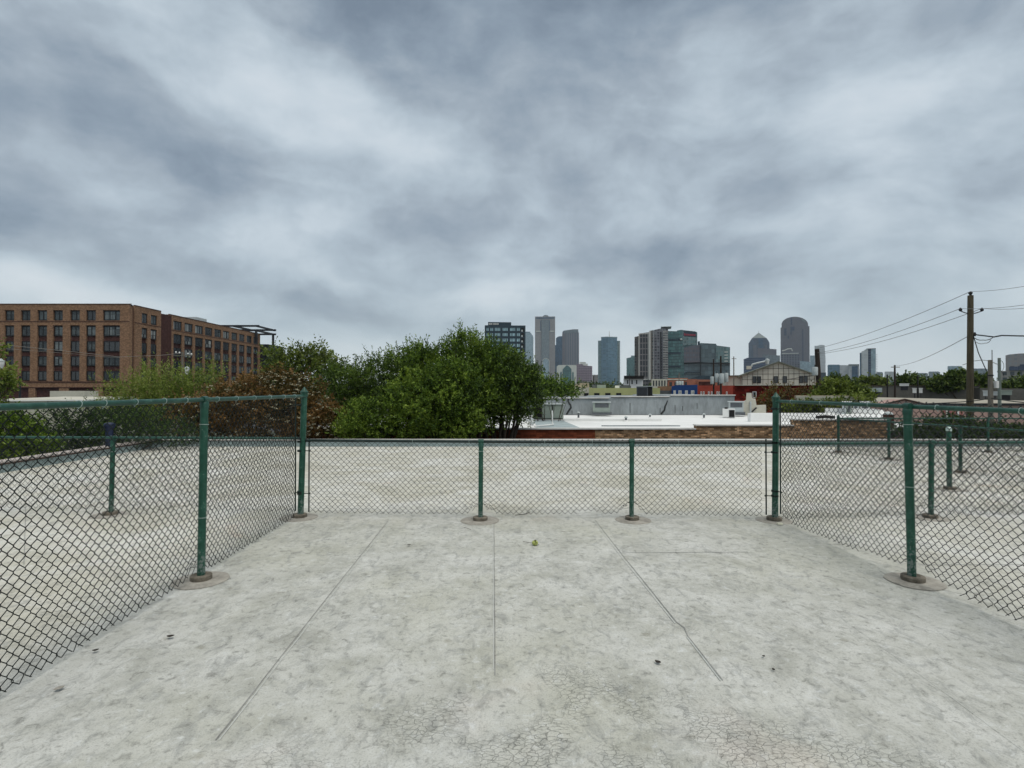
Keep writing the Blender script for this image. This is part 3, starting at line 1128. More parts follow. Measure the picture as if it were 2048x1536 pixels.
# ------------------------------------------------------------------ foliage
def crown(name, m, parent, blobs, n, sl, nl, ll, lw, up=.3, shell=.55, seed=0, droop=0.0, jitter=.5):
    """blobs: (x,y,z,rx,ry,rz). n shoots spread over the blobs, each a twig of nl leaves."""
    rg = np.random.default_rng(seed + 100)
    B_ = np.array(blobs, float)
    wgt = (B_[:, 3] * B_[:, 5]) ** 1.0
    wgt /= wgt.sum()
    bi = rg.choice(len(B_), n, p=wgt)
    d = rg.normal(size=(n, 3))
    d /= np.linalg.norm(d, axis=1)[:, None]
    rad = shell + (1 - shell) * rg.random(n) ** .6
    rad *= rg.choice([1, 1, 1, .75, 1.06], n)
    # uneven lumps in the outline
    lump = 1 + .16 * np.sin(d[:, 0] * 5 + bi) * np.cos(d[:, 2] * 6 + 2 * bi) + .10 * np.sin(d[:, 1] * 9 + d[:, 0] * 7)
    cl_ = np.array([mnoise.noise(Vector((float(q[0]) * 3.1 + b * 1.7, float(q[1]) * 3.1, float(q[2]) * 3.1))) for q, b in zip(d, bi)])
    keep = cl_ > -.17
    d, bi, rad, lump, cl_ = d[keep], bi[keep], rad[keep], lump[keep], cl_[keep]
    n = len(d)
    rad = rad * (1 + .32 * cl_)
    pos = B_[bi, :3] + d * B_[bi, 3:6] * (rad * lump)[:, None]
    out = d * .8 + rg.normal(size=(n, 3)) * jitter
    out[:, 2] += up
    out /= np.linalg.norm(out, axis=1)[:, None]
    L = sl * (.45 + 1.35 * rg.random(n) ** 1.5)
    t = (np.arange(nl) + .5) / nl
    P = pos[:, None, :] + out[:, None, :] * (L[:, None] * t[None, :])[:, :, None]
    P[:, :, 2] -= droop * (L[:, None] * t[None, :] ** 2)
    P = P.reshape(-1, 3)
    O = np.repeat(out, nl, 0)
    N = len(P)
    ld = O * .7 + rg.normal(size=(N, 3)) * .75
    ld[:, 2] += .1 - droop
    ld /= np.linalg.norm(ld, axis=1)[:, None]
    q = rg.normal(size=(N, 3))
    q[:, 2] += 0.0
    wd = np.cross(ld, q)
    wd /= np.linalg.norm(wd, axis=1)[:, None] + 1e-9
    l = ll * (.6 + .8 * rg.random(N))[:, None]
    w = lw * (.6 + .8 * rg.random(N))[:, None]
    a = P
    b = P + ld * l * .5 + wd * w
    c = P + ld * l
    e = P + ld * l * .5 - wd * w
    V = np.stack([a, b, c, e], 1).reshape(-1, 3)
    Fq = np.arange(N * 4).reshape(N, 4)
    return np_mesh(name, V, Fq, m, parent)


def limbs(parent, base, blobs, r0, m='bark', seed=0, extra=2):
    rnd = random.Random(seed)
    mb = MB()
    bx, by, bz = base
    zt = min(b[2] for b in blobs)
    fork = Vector((bx + rnd.uniform(-.2, .2), by, bz + (zt - bz) * .55))
    mb.tube([base, (bx * .5 + fork.x * .5 + rnd.uniform(-.1, .1), by, (bz + fork.z) / 2), tuple(fork)], [r0, r0 * .8, r0 * .65], 10)
    for b in blobs:
        for k in range(1 + extra):
            tip = Vector((b[0] + rnd.uniform(-.6, .6) * b[3], b[1] + rnd.uniform(-.6, .6) * b[4], b[2] + rnd.uniform(-.1, .75) * b[5]))
            mid = fork.lerp(tip, .5) + Vector((rnd.uniform(-.15, .15), rnd.uniform(-.15, .15), rnd.uniform(-.1, .25))) * (tip - fork).length * .5
            mb.tube([tuple(fork), tuple(mid), tuple(tip)], [r0 * .5, r0 * .28, r0 * .08], 6)
    return mb.build('trunk', M[m], parent, True)


def blob(px, py, rx, ry, D, depth=None):
    p = Pt(px, py, D)
    s = D / F
    rx *= s; ry *= s
    return (p.x, p.y, p.z, rx, depth if depth is not None else min(rx, ry) * .9 + .15, ry)


def tree(name, label, cat, pxblobs, D, m, n, sl, nl, ll, lw, r0=.12, up=.3, seed=0, group=None, base=None, depth=None, crown_name='crown', **kw):
    bl = []
    for b in pxblobs:
        dd = b[4] if len(b) > 4 else D
        bl.append(blob(b[0], b[1], b[2], b[3], dd, depth))
    bx = base if base is not None else sum(b[0] for b in bl) / len(bl)
    by = sum(b[1] for b in bl) / len(bl)
    t = empty(name, (bx, by, GROUND), label, cat, group)
    limbs(t, (bx, by, GROUND), bl, r0, seed=seed)
    crown(crown_name, M[m], t, bl, n, sl, nl, ll, lw, up, seed=seed, **kw)
    return t, bl


# the clump of trees behind the parapet, left to right
tree('tree', 'dark dense tree at the left of the central clump, right of the rust-coloured shrub', 'tree',
     [(700, 790, 55, 45), (765, 765, 60, 48), (735, 830, 90, 46), (812, 745, 42, 40), (680, 760, 28, 26), (830, 800, 52, 60)], 18.6,
     'lf_dark', 5000, .36, 13, .085, .016, .13, .8, seed=1, jitter=.36)
tree('tree', 'tallest tree of the central clump with a spiky leader above the skyline', 'tree',
     [(880, 745, 72, 46), (935, 712, 40, 34), (930, 690, 22, 22), (905, 800, 75, 60), (845, 735, 36, 34), (975, 735, 40, 34), (955, 790, 50, 50)], 18.0,
     'lf_mid', 5600, .34, 13, .085, .018, .16, .8, seed=2, jitter=.38)
tree('tree', 'bright rounded bushy tree in front of the central clump, low over the parapet', 'tree',
     [(870, 800, 88, 58), (835, 840, 52, 34), (900, 850, 64, 30), (905, 762, 52, 40), (800, 800, 26, 32)], 16.9,
     'lf_mid', 5200, .20, 11, .075, .019, .10, .25, seed=3)
tree('tree', 'spreading tree at the right of the central clump, overhanging the white roof', 'tree',
     [(1010, 770, 62, 52), (990, 730, 44, 36), (1040, 800, 40, 36), (960, 815, 55, 48), (1052, 765, 26, 28)], 18.4,
     'lf_dark', 5000, .27, 11, .085, .018, .14, .35, seed=4)
tree('sapling', 'loose leafy sapling in front of the grey rendered wall, right of the clump', 'tree',
     [(1080, 778, 26, 20), (1110, 778, 30, 16), (1138, 784, 22, 9), (1060, 768, 18, 20)], 24,
     'lf_mid', 620, .34, 9, .12, .030, .05, .4, seed=5, shell=.2)
tree('bush', 'feathery low bush between the rust-coloured shrub and the bright tree', 'bush',
     [(730, 830, 46, 26), (745, 858, 58, 22), (705, 855, 30, 26)], 16.6,
     'lf_mid', 1500, .20, 10, .07, .016, .06, .5, seed=6)
# rust shrub with white flower heads
t_, bl = tree('flowering_shrub', 'rust-coloured shrub dotted with cream flower heads, seen through the left fence corner', 'shrub',
              [(545, 790, 88, 40), (470, 810, 70, 46), (600, 822, 70, 50), (400, 830, 66, 38), (650, 850, 60, 34), (520, 850, 130, 34), (560, 760, 44, 18)], 17.2,
              'lf_rust', 7500, .17, 9, .075, .020, .08, .35, seed=7)
rg = np.random.default_rng(5)
fv = []
for k in range(420):
    b = bl[rg.integers(len(bl))]
    th = rg.uniform(0, 2 * math.pi); ph = rg.uniform(-.7, .95)
    dd = np.array([math.cos(th) * math.sqrt(1 - ph * ph), -abs(math.sin(th)) * math.sqrt(1 - ph * ph), ph])
    c = np.array(b[:3]) + dd * np.array(b[3:6]) * 1.06
    for s in range(9):
        o = rg.normal(0, .022, 3) * np.array([1.3, 1, .45])
        u = rg.normal(size=3); u /= np.linalg.norm(u)
        w = np.cross(u, rg.normal(size=3)); w /= np.linalg.norm(w)
        h = .016
        fv += [c + o - u * h, c + o - w * h, c + o + u * h, c + o + w * h]
fv = np.array(fv)
np_mesh('flowers', fv, np.arange(len(fv)).reshape(-1, 4), M['flower'], t_)
# light willow-like shrub
tree('willow_shrub', 'light green wispy shrub with upright shoots in front of the brick hotel', 'shrub',
     [(330, 790, 62, 40), (270, 800, 48, 34), (390, 785, 46, 36), (350, 830, 95, 34), (300, 765, 22, 22), (425, 762, 16, 26), (250, 830, 60, 24)], 21,
     'lf_bright', 2300, .55, 13, .11, .013, .07, 1.15, seed=8, jitter=.28, shell=.25)
tree('shrub', 'dark fine-leaved shrub behind the left parapet, left of the navy post', 'shrub',
     [(150, 855, 80, 36), (220, 850, 70, 34), (290, 850, 56, 34), (120, 880, 70, 26), (200, 890, 60, 18), (350, 865, 50, 22)], 14.6,
     'lf_deep', 4200, .16, 10, .05, .012, .06, .3, seed=9, base=-11.6)
tree('shrub', 'broad-leaved green shrub at the left edge of the picture behind the parapet', 'shrub',
     [(20, 865, 55, 34), (60, 895, 52, 24), (-40, 880, 60, 40), (10, 900, 60, 20)], 13.2,
     'lf_mid', 2400, .17, 9, .07, .022, .06, .3, seed=10, base=-12.6)
tree('young_tree', 'young yellow-green tree at the far left edge in front of the hotel', 'tree',
     [(-6, 760, 30, 20), (14, 742, 14, 8), (16, 762, 16, 12), (-10, 700, 10, 14), (-4, 795, 18, 14)], 30,
     'lf_bright', 360, .35, 9, .15, .045, .06, .1, seed=11, shell=.3)
tree('tree', 'airy olive tree with a rounded open crown right of the hotel', 'tree',
     [(585, 722, 36, 20), (625, 712, 34, 18), (655, 730, 26, 18), (560, 742, 28, 24), (615, 750, 58, 26), (670, 745, 16, 13), (548, 712, 16, 13)], 48,
     'lf_olive', 1500, .75, 9, .24, .065, .22, .2, seed=12, shell=.3)
# right: hedge and vines
tree('hedge', 'dark green hedge behind the parapet on the right, beyond the far fences', 'hedge',
     [(1850, 865, 46, 22), (1910, 862, 55, 26), (1965, 868, 50, 20), (2020, 872, 55, 18), (1820, 872, 30, 14), (2080, 870, 55, 20)], 17.2,
     'lf_deep', 2600, .17, 9, .075, .022, .05, .3, seed=13, base=13.8)
tree('climbing_vine', 'brownish half-bare vine over the dark red brick building', 'vine',
     [(1545, 802, 40, 14), (1590, 794, 34, 12), (1520, 818, 20, 12), (1560, 779, 30, 7), (1625, 783, 22, 9)], 39,
     'lf_brown', 560, .45, 7, .16, .045, .08, .4, seed=14, shell=.1)
tree('climbing_vine', 'green leafy vine spilling over the pale stone wall', 'vine',
     [(1672, 778, 32, 9), (1700, 787, 30, 9), (1650, 790, 26, 11), (1725, 793, 20, 9), (1700, 794, 24, 8), (1600, 820, 34, 8, 33), (1640, 818, 34, 9, 33), (1675, 814, 24, 10, 33), (1712, 800, 14, 7, 33)], 35,
     'lf_olive', 2100, .40, 8, .17, .050, .08, .4, seed=15, shell=.2)
FT = 'trees beyond the flat roofs on the right'
tree('tree', 'broad dark green tree behind the tall wooden utility pole', 'tree',
     [(1882, 765, 24, 9), (1915, 758, 28, 14), (1948, 763, 26, 12), (1900, 771, 46, 8), (1966, 769, 16, 9)], 92,
     'lf_far', 1500, .5, 8, .50, .15, .25, .1, seed=16, group=FT, shell=.4)
tree('tree', 'green tree low at the right edge beneath the stepped apartment block', 'tree',
     [(2020, 776, 22, 10), (2048, 770, 26, 12), (2000, 785, 14, 8), (2085, 770, 30, 14)], 92,
     'lf_far', 1000, .8, 8, .50, .15, .2, .1, seed=17, group=FT, shell=.4)
tree('tree', 'small dark tree left of the broad one, behind the long dark wall', 'tree',
     [(1812, 764, 17, 9), (1835, 767, 14, 6)], 110,
     'lf_far', 500, .9, 8, .55, .17, .2, .1, seed=18, group=FT, shell=.4)
tree('tree', 'pale green tree at the foot of the slab tower with balconies', 'tree',
     [(1735, 766, 20, 8), (1758, 768, 14, 7)], 130,
     'lf_olive', 500, 1.0, 8, .6, .18, .2, .1, seed=19, group=FT, shell=.4)
tree('tree', 'small tree beside the leaning pole, beneath the teal glass office', 'tree',
     [(1668, 764, 16, 7), (1690, 769, 18, 6)], 100,
     'lf_far', 500, .8, 8, .5, .15, .2, .1, seed=20, group=FT, shell=.4)


# a far-off wood along the horizon, nobody could count it
def wood(name, label, D, x0, x1, zt, n, seed, m='lf_far', s=1.0):
    rg = np.random.default_rng(seed)
    k = 60
    bl = []
    for i in range(k):
        x = x0 + (x1 - x0) * (i + rg.random()) / k
        h = zt * rg.uniform(.6, 1.15)
        bl.append((x, D + rg.uniform(-20, 20), GROUND + h * .5, (x1 - x0) / k * 1.3, 8, h * .5))
    o = crown(name, M[m], None, bl, n, 2.0 * s, 6, 1.6 * s, .6 * s, .2, seed=seed, shell=.5)
    tag(o, label, 'trees', kind='stuff')


wood('wood', 'far belt of trees at the foot of the skyline', 420, -260, 420, 9, 9000, 31)
wood('wood', 'distant tree belt on the horizon behind the far towers', 900, -700, 1000, 15, 9000, 32, s=1.7)


# ------------------------------------------------------------------ neighbour with the white roof
NB = 19.0
nb = empty('flat_roofed_building', (3.2, NB, GROUND), 'low brick building with a bright white roof right behind our parapet', 'building')
xr0, xr1, xr2, xr3, xr4 = Pt(600, 778, NB).x, Pt(1190, 778, NB).x, Pt(1393, 778, NB).x, Pt(1589, 778, NB).x, Pt(1773, 778, NB).x
zc = lambda py: Pt(1024, py, NB).z
MB().box(xr0, xr1, NB, NB + .3, GROUND, zc(859)).build('red_wall', M['red_brick'], nb)
MB().prism([(xr1, GROUND), (xr4, GROUND), (xr4, zc(840.5)), (xr3, zc(840.5)), (xr3, zc(852)), (xr2, zc(852)), (xr2, zc(859)), (xr1, zc(859))], NB, NB + .3).build('tan_wall', M['tan_brick'], nb)
cp = MB()
cp.box(xr0, xr2 - .03, NB - .05, NB + .34, zc(859) + .002, zc(856.6))
cp.box(xr2 - .02, xr3 - .03, NB - .05, NB + .34, zc(852) + .002, zc(849.6))
cp.box(xr3 - .02, xr4 + .03, NB - .05, NB + .34, zc(840.5) + .002, zc(838.4))
cp.build('coping', M['coping'], nb)
NE = 29.6
MB().box(xr0, xr4 + 3.5, NB + .35, NE, .13, .20).build('roof', M['white_roof'], nb)
MB().box(xr0 + .05, xr4 - .05, NB + .35, NE - .1, GROUND, .10).build('side_wall', M['concrete_wall'], nb)
# raised laps and curbs of the membrane
MB().box(Pt(1128, 778, 24).x, Pt(1322, 778, 24).x, 23.9, 24.2, .2, .30).build('roof_curb', M['white_roof2'], nb)
MB().box(Pt(1205, 778, 20.5).x, Pt(1362, 778, 20.5).x, 20.6, 20.75, .2, .235).build('roof_drain_strip', M['concrete_wall'], nb)
MB().quad((Pt(1064, 778, 24).x, 19.6, .204), (Pt(1160, 778, 20).x, 19.6, .204), (Pt(1127, 778, 24).x, 24.6, .204), (Pt(1070, 778, 24).x, 24.6, .204)).build('roof_patch', M['grey_patch'], nb, flipfix=False)
# the higher white upstand at the right
MB().box(Pt(1491, 778, 24).x, Pt(1640, 778, 24).x, 23.5, 23.8, .2, Pt(1500, 826.5, 23.5).z).build('roof_upstand', M['white_roof'], nb)


def hvac(c, D, px0, px1, y0, y1, label, m='hvac', style='doors', depth=1.0, group='rooftop machines'):
    pl = Pl(c, D)
    o = pl_thing(pl, 'air_conditioner', label, 'air conditioner', group)
    xa, xb = pl.x(px0), pl.x(px1)
    za, zb = pl.z(y1), pl.z(y0)
    w = xb - xa
    h = zb - za
    MB().box(xa, xb, 0, depth, za + .05, zb - .03).build('body', M[m], o)
    MB().box(xa - .05, xb + .05, -.06, depth + .05, zb - .028, zb).build('lid', M['galv'], o)
    MB().box(xa + .02, xb - .02, .05, depth - .05, za, za + .048).build('base', M['black'], o)
    if style == 'doors':
        MB().box(xa + w * .04, xa + w * .30, -.012, .01, za + .08, zb - .06).build('intake', M['black'], o)
        for i in range(2):
            MB().box(xa + w * (.36 + .31 * i), xa + w * (.63 + .31 * i), -.02, .01, za + .10, zb - .08).build('door', M[m], o)
        MB().box(xa + w * .645, xa + w * .655, -.03, .01, za + .3 * h, zb - .06).build('door_post', M['steel_dark'], o)
    elif style == 'louver':
        for i in range(7):
            z = za + .10 + (h - .2) * i / 7
            MB().box(xa + w * .06, xa + w * .66, -.015, .01, z, z + (h - .2) / 7 * .6).build('louvre', M['steel_dark'], o)
        MB().box(xa + w * .72, xb - .02, -.012, .01, za + .07, zb - .06).build('intake', M['black'], o)
    elif style == 'window':
        MB().box(xa + w * .12, xb - w * .08, -.012, .01, za + h * .55, zb - h * .10).build('intake', M['hvac_dark'], o)
        MB().box(xa - .04, xb + .08, -.10, depth * .6, za - .02, za + h * .18).build('tray', M['hvac_dark'], o)
    return o


hvac(1097, 25.2, 1066, 1127, 808, 839, 'grey-green rooftop unit with twin doors and a dark opening beside the overhanging tree', style='doors')
hvac(1202, 28.3, 1186, 1220, 804, 829, 'small grey unit with a dark top band against the middle of the grey rendered wall', style='window', depth=.8)
hvac(1472, 28.0, 1457, 1487, 803, 829, 'pale grey unit at the right end of the rendered wall', style='window', depth=.9, m='galv')
hvac(1289, 33, 1273, 1305, 772, 795, 'dark grey unit on top of the rendered wall', m='hvac_dark', style='louver', depth=1.1)
# white box with black front
pl = Pl(1457, 26.5)
o = pl_thing(pl, 'roof_vent_box', 'white roof box with a black open front in front of the pale grey unit', 'vent')
MB().box(pl.x(1445), pl.x(1470), 0, .6, pl.z(835), pl.z(818)).build('housing', M['white_paint'], o)
MB().box(pl.x(1458), pl.x(1469), -.02, .01, pl.z(834), pl.z(820)).build('opening', M['black'], o)
MB().tube([(pl.x(1452), .2, pl.z(818)), (pl.x(1452), .2, pl.z(815))], .07, 10).build('pipe_stub', M['black'], o)
# stacked white parapet blocks
pl = Pl(1505, 29.0)
o = pl_thing(pl, 'stepped_chimney', 'white stepped masonry stack leaning over the right end of the rendered wall', 'chimney')
MB().prism([(pl.x(1487), pl.z(830)), (pl.x(1532), pl.z(830)), (pl.x(1532), pl.z(810)), (pl.x(1513), pl.z(811)), (pl.x(1511), pl.z(798)), (pl.x(1504), pl.z(797)),
            (pl.x(1503), pl.z(786)), (pl.x(1493), pl.z(786)), (pl.x(1492), pl.z(800)), (pl.x(1487), pl.z(803))], 0, .8).build('stack', M['cream'], o)
MB().tube([(pl.x(1501), -.05, pl.z(829)), (pl.x(1501), -.05, pl.z(803))], .045, 8).build('downpipe', M['galv'], o)
MB().tube([(pl.x(1503), -.05, pl.z(824)), (pl.x(1513), -.05, pl.z(815))], .035, 6).build('brace', M['steel_dark'], o)
# small plumbing vents standing on the white roof
for px, py, h, lab in ((1157, 838, .28, 'short bent grey vent pipe near the left end of the white roof'), (1252, 843, .16, 'small dark vent stub in the middle of the white roof'),
                       (1300, 836, .14, 'tiny dark vent stub close to the rendered wall'), (1408, 838, .20, 'small grey vent pipe left of the white roof box')):
    q = G(px, py, .2)
    vt = empty('vent_pipe', (q.x, q.y, .2), lab, 'vent', 'vent pipes on the white roof')
    MB().tube([(q.x, q.y, .2), (q.x, q.y, .2 + h)], .045, 10).build('pipe', M['hvac_dark'], vt, True)
    MB().lathe((q.x, q.y), [(.11, .201), (.09, .23), (.05, .26)], 12).build('flashing', M['white_roof2'], vt, True)
    MB().lathe((q.x, q.y), [(.075, .2 + h), (.08, .2 + h + .03), (.02, .2 + h + .07)], 10).build('cap', M['galv'], vt, True)
# conduit and lamp on the white roof
c0 = G(1107, 851, .2); c1 = G(1069, 855, .2)
tag(MB().tube([(c0.x, c0.y + .6, .75), (c0.x, c0.y + .6, .25), (c0.x, c0.y, .24), (c1.x, c1.y, .24)], .025, 8).build('conduit', M['white_paint']),
    'white conduit pipe running from the grey-green unit across the grey roof patch', 'pipe')
q = G(1063, 851, .2)
o = empty('floodlight', (q.x, q.y, .2), 'round silver floodlight on a dark stem at the edge of the overhanging tree', 'lamp')
MB().tube([(q.x - .05, q.y, .2), (q.x - .05, q.y, .62), (q.x - .02, q.y, .70)], .018, 8).build('stem', M['steel_dark'], o, True)
MB().lathe((q.x + .03, q.y), [(.03, .22), (.10, .28), (.115, .34), (.06, .42), (.02, .44)], 14).build('lamp_head', M['galv'], o, True)

# grey rendered wall building
pl = Pl(1280, NE, yaw=-math.atan((1280 - CX) / F))
gw = pl_thing(pl, 'rendered_building', 'building with a long stained grey rendered wall beyond the white roof', 'building')
out = [(1050, 800), (1085, 798.5), (1100, 797.5), (1217, 797), (1222, 794.5), (1338, 794.2), (1340, 791.5), (1469, 791.2)]
pts = [(pl.x(1469), 0), ] + [pl.p(*q) for q in reversed(out)] + [(pl.x(1050), 0)]
MB().prism(list(reversed(pts)), 0, 9.0).build('wall', M['concrete_wall'], gw)
for (xa, xb, y) in ((1085, 1218, 797), (1222, 1338.5, 794.2), (1341, 1470, 791.3)):
    MB().box(pl.x(xa), pl.x(xb), -.07, .25, pl.z(y) + .003, pl.z(y - 1.9)).build('coping', M['coping'], gw)
    MB().box(pl.x(xa) + .01, pl.x(xb) - .01, -.055, -.002, pl.z(y + 1.0), pl.z(y)).build('drip_edge', M['crack'], gw)
for cr in ([(1137, 798), (1136, 803), (1141, 810), (1142, 815), (1137, 822), (1133, 829)], [(1335, 801), (1333, 807), (1330, 813), (1329, 820), (1322, 828)]):
    MB().tube([(pl.p(*q)[0], -.008, pl.p(*q)[1]) for q in cr], [.02, .035, .045, .05, .05, .04][:len(cr)], 6).build('crack', M['crack'], gw)
for (x, a, b) in ((1260, 806, 826), (1350, 810, 827), (1320, 816, 826), (1144, 821, 828), (1365, 812, 822), (1394, 806, 818)):
    MB().tube([(pl.x(x), -.006, pl.z(b)), (pl.x(x), -.006, pl.z(a))], .014, 5).build('crack', M['crack'], gw)
MB().box(pl.x(1128), pl.x(1468), -.03, -.002, pl.z(831.5), pl.z(829.6)).build('base_flashing', M['crack'], gw)


# ------------------------------------------------------------------ generic building pieces
def window(parent, x0, x1, z0, z1, y=-.05, fr='black_frame', pane='dark_glass', fw=.09, mull=1, d=.10):
    f = MB()
    f.box(x0, x1, y, y + d, z0, z0 + fw)
    f.box(x0, x1, y, y + d, z1 - fw, z1)
    f.box(x0, x0 + fw, y, y + d, z0 + fw, z1 - fw)
    f.box(x1 - fw, x1, y, y + d, z0 + fw, z1 - fw)
    for k in range(mull):
        c = x0 + (x1 - x0) * (k + 1) / (mull + 1)
        f.box(c - fw * .5, c + fw * .5, y, y + d, z0 + fw, z1 - fw)
    wo = f.build('window', M[fr], parent)
    MB().box(x0 + fw * .5, x1 - fw * .5, y + d * .25, y + d * .45, z0 + fw * .5, z1 - fw * .5).build('pane', M[pane], wo)
    return wo


def block(c, D, outline, depth, m, name, label, cat='building', yaw=0.0, group=None, part='wall', bottom=None):
    """outline [(px,py)] left to right along the roofline"""
    pl = Pl(c, D, yaw)
    o = pl_thing(pl, name, label, cat, group)
    pts = [pl.p(*q) for q in outline]
    P = [(pts[0][0], 0), (pts[-1][0], 0)] + list(reversed(pts))
    MB().prism(P, 0, depth).build(part, M[m], o)
    return pl, o


# ------------------------------------------------------------------ middle distance
pl, o = block(1235, 58, [(1178, 776), (1320, 776)], 10, 'yellow', 'low_building', 'low yellow-green building with three small dark windows')
MB().box(pl.x(1150), pl.x(1178) - .003, .02, 10, 0, pl.z(775)).build('cream_wall', M['cream'], o)
for a, b in ((1168, 1177), (1188.5, 1199), (1210.5, 1221), (1232.5, 1242.5)):
    window(o, pl.x(a), pl.x(b), pl.z(791.5), pl.z(786), mull=1)
pl_y = pl
for i, (a, b, t_, m_, lab) in enumerate(((1184, 1193, 768, 'hvac_dark', 'black roof unit at the left on the yellow-green building'), (1194, 1212, 768.5, 'hvac', 'wide grey roof unit on the yellow-green building'),
                                         (1230, 1239, 770, 'white_paint', 'pale roof unit in the middle of the yellow-green building'), (1240, 1262, 770.5, 'hvac_dark', 'long dark roof unit at the right on the yellow-green building'))):
    p2 = Pl((a + b) / 2, 61)
    u = pl_thing(p2, 'roof_unit', lab, 'air conditioner', 'rooftop machines')
    MB().box(p2.x(a), p2.x(b), 0, 1.2, p2.z(776) - .05, p2.z(t_) - .06).build('body', M[m_], u)
    MB().box(p2.x(a) + .1, p2.x(b) - .1, .1, 1.1, p2.z(t_) - .058, p2.z(t_)).build('fan_deck', M['steel_dark'], u)
pl, o = block(1208, 64, [(1148, 774), (1152, 768), (1160, 766), (1176, 766), (1177, 776)], 4, 'stone', 'low_building', 'brownish roof bulkhead behind the sapling')
pl, o = block(1266, 105, [(1247, 757.5), (1286, 757.5)], 12, 'white_paint', 'low_building', 'small pale building under a thick black flat roof')
MB().box(pl.x(1248), pl.x(1288), -.6, 12.5, pl.z(757.4), pl.z(751.5)).build('roof', M['black'], o)
for k in range(3):
    window(o, pl.x(1254 + k * 9), pl.x(1256.5 + k * 9), pl.z(768), pl.z(760), mull=0, fw=.08)
# town houses
pl, o = block(1320, 140, [(1303, 758), (1334, 758)], 14, 'cream', 'town_house', 'cream town house with tall white columns under the residential tower', group='town houses in the middle distance')
for k in range(5):
    window(o, pl.x(1306 + k * 5.6), pl.x(1308.6 + k * 5.6), pl.z(772), pl.z(761), mull=0, fw=.05)
pl, o = block(1365, 142, [(1335, 756.5), (1375, 756), (1376, 758), (1395, 758.5)], 14, 'salmon', 'town_house', 'salmon brick town house beneath the teal glass tower', group='town houses in the middle distance')
MB().box(pl.x(1335), pl.x(1374), -.15, 0, pl.z(760), pl.z(758)).build('cornice', M['cream'], o)
for k in range(4):
    window(o, pl.x(1339 + k * 10), pl.x(1344 + k * 10), pl.z(772), pl.z(764), mull=0, fw=.06)
pl, o = block(1425, 138, [(1395, 759), (1462, 760)], 14, 'salmon', 'town_house', 'long dull pink town house row behind the transformer poles', group='town houses in the middle distance')
for k in range(5):
    window(o, pl.x(1399 + k * 9), pl.x(1403 + k * 9), pl.z(771), pl.z(764), mull=0, fw=.06)
pl, o = block(1330, 64, [(1315, 773), (1343, 772)], 8, 'hotel_brick', 'low_building', 'small brown brick building between the yellow-green and the blue one')
MB().box(pl.x(1316), pl.x(1342), -.1, 0, pl.z(790), pl.z(781)).build('shutter', M['hvac_dark'], o)
pl, o = block(1369, 61, [(1343, 772.5), (1352, 770.5), (1395, 769.5)], 9, 'blue', 'low_building', 'bright blue painted building with white windows')
for a, b in ((1347, 1351.5), (1357, 1363), (1370, 1375.5), (1382, 1388.5)):
    window(o, pl.x(a), pl.x(b), pl.z(789), pl.z(781), fr='white_paint', mull=1, fw=.07)
pl, o = block(1430, 60, [(1395.3, 771), (1466, 771)], 9, 'red_light', 'low_building', 'faded red painted building behind the two dark transformer poles')
for a in (1401, 1406, 1416, 1422, 1433, 1437, 1452):
    window(o, pl.x(a), pl.x(a + 3), pl.z(789), pl.z(783), fr='white_paint', mull=0, fw=.05)
MB().box(pl.x(1397), pl.x(1424), .3, 3, pl.z(771), pl.z(763)).build('roof_hutch', M['hotel_dark'], o)
pl, o = block(1560, 47, [(1466, 771), (1640, 770.5)], 10, 'red_dark', 'brick_building', 'dark red brick building with a thin pale eave below the gabled house')
MB().box(pl.x(1470), pl.x(1638), -.25, .1, pl.z(771) + .004, pl.z(769.4)).build('eave', M['cream'], o)
MB().box(pl.x(1467), pl.x(1560), -.2, 0, pl.z(803), pl.z(800.5)).build('ledge', M['red_light'], o)
window(o, pl.x(1505), pl.x(1513), pl.z(796), pl.z(783), fr='white_paint', mull=0, fw=.06)
window(o, pl.x(1566), pl.x(1573), pl.z(796), pl.z(783), fr='brown_line', mull=0, fw=.06)
# gabled house
pl = Pl(1557, 63, yaw=-.13)
gh = pl_thing(pl, 'gabled_house', 'large gabled house of pale square panels above the dark red brick building', 'house')
GO = [(1483, 752), (1557, 725.5), (1632, 751.5)]
gp = [pl.p(*q) for q in GO]
P = [(gp[0][0], 0), (gp[2][0], 0), gp[2], gp[1], gp[0]]
MB().prism(P, 0, 13).build('wall', M['tile_wall'], gh)
lines = MB()
for k in range(15):
    px = 1484.5 + 10.35 * k
    x = pl.x(px)
    if px < 1557:
        t = (px - 1483) / 74; zt = gp[0][1] + (gp[1][1] - gp[0][1]) * t
    else:
        t = (px - 1557) / 75; zt = gp[1][1] + (gp[2][1] - gp[1][1]) * t
    lines.box(x - .02, x + .02, -.015, -.002, pl.z(771), zt - .1)
for py, xa, xb in ((738.7, 1521, 1594), (749.2, 1491, 1624), (759.6, 1484, 1631)):
    lines.box(pl.x(xa), pl.x(xb), -.022, -.016, pl.z(py) - .02, pl.z(py) + .02)
lines.build('panel_joints', M['brown_line'], gh)
for a, b in ((1505, 1512.8), (1514.2, 1522), (1547.5, 1556), (1565.5, 1574), (1598.5, 1606), (1607.4, 1615.2)):
    window(gh, pl.x(a), pl.x(b), pl.z(766.5), pl.z(753.5), y=-.09, mull=0, fw=.05)
rf = MB()
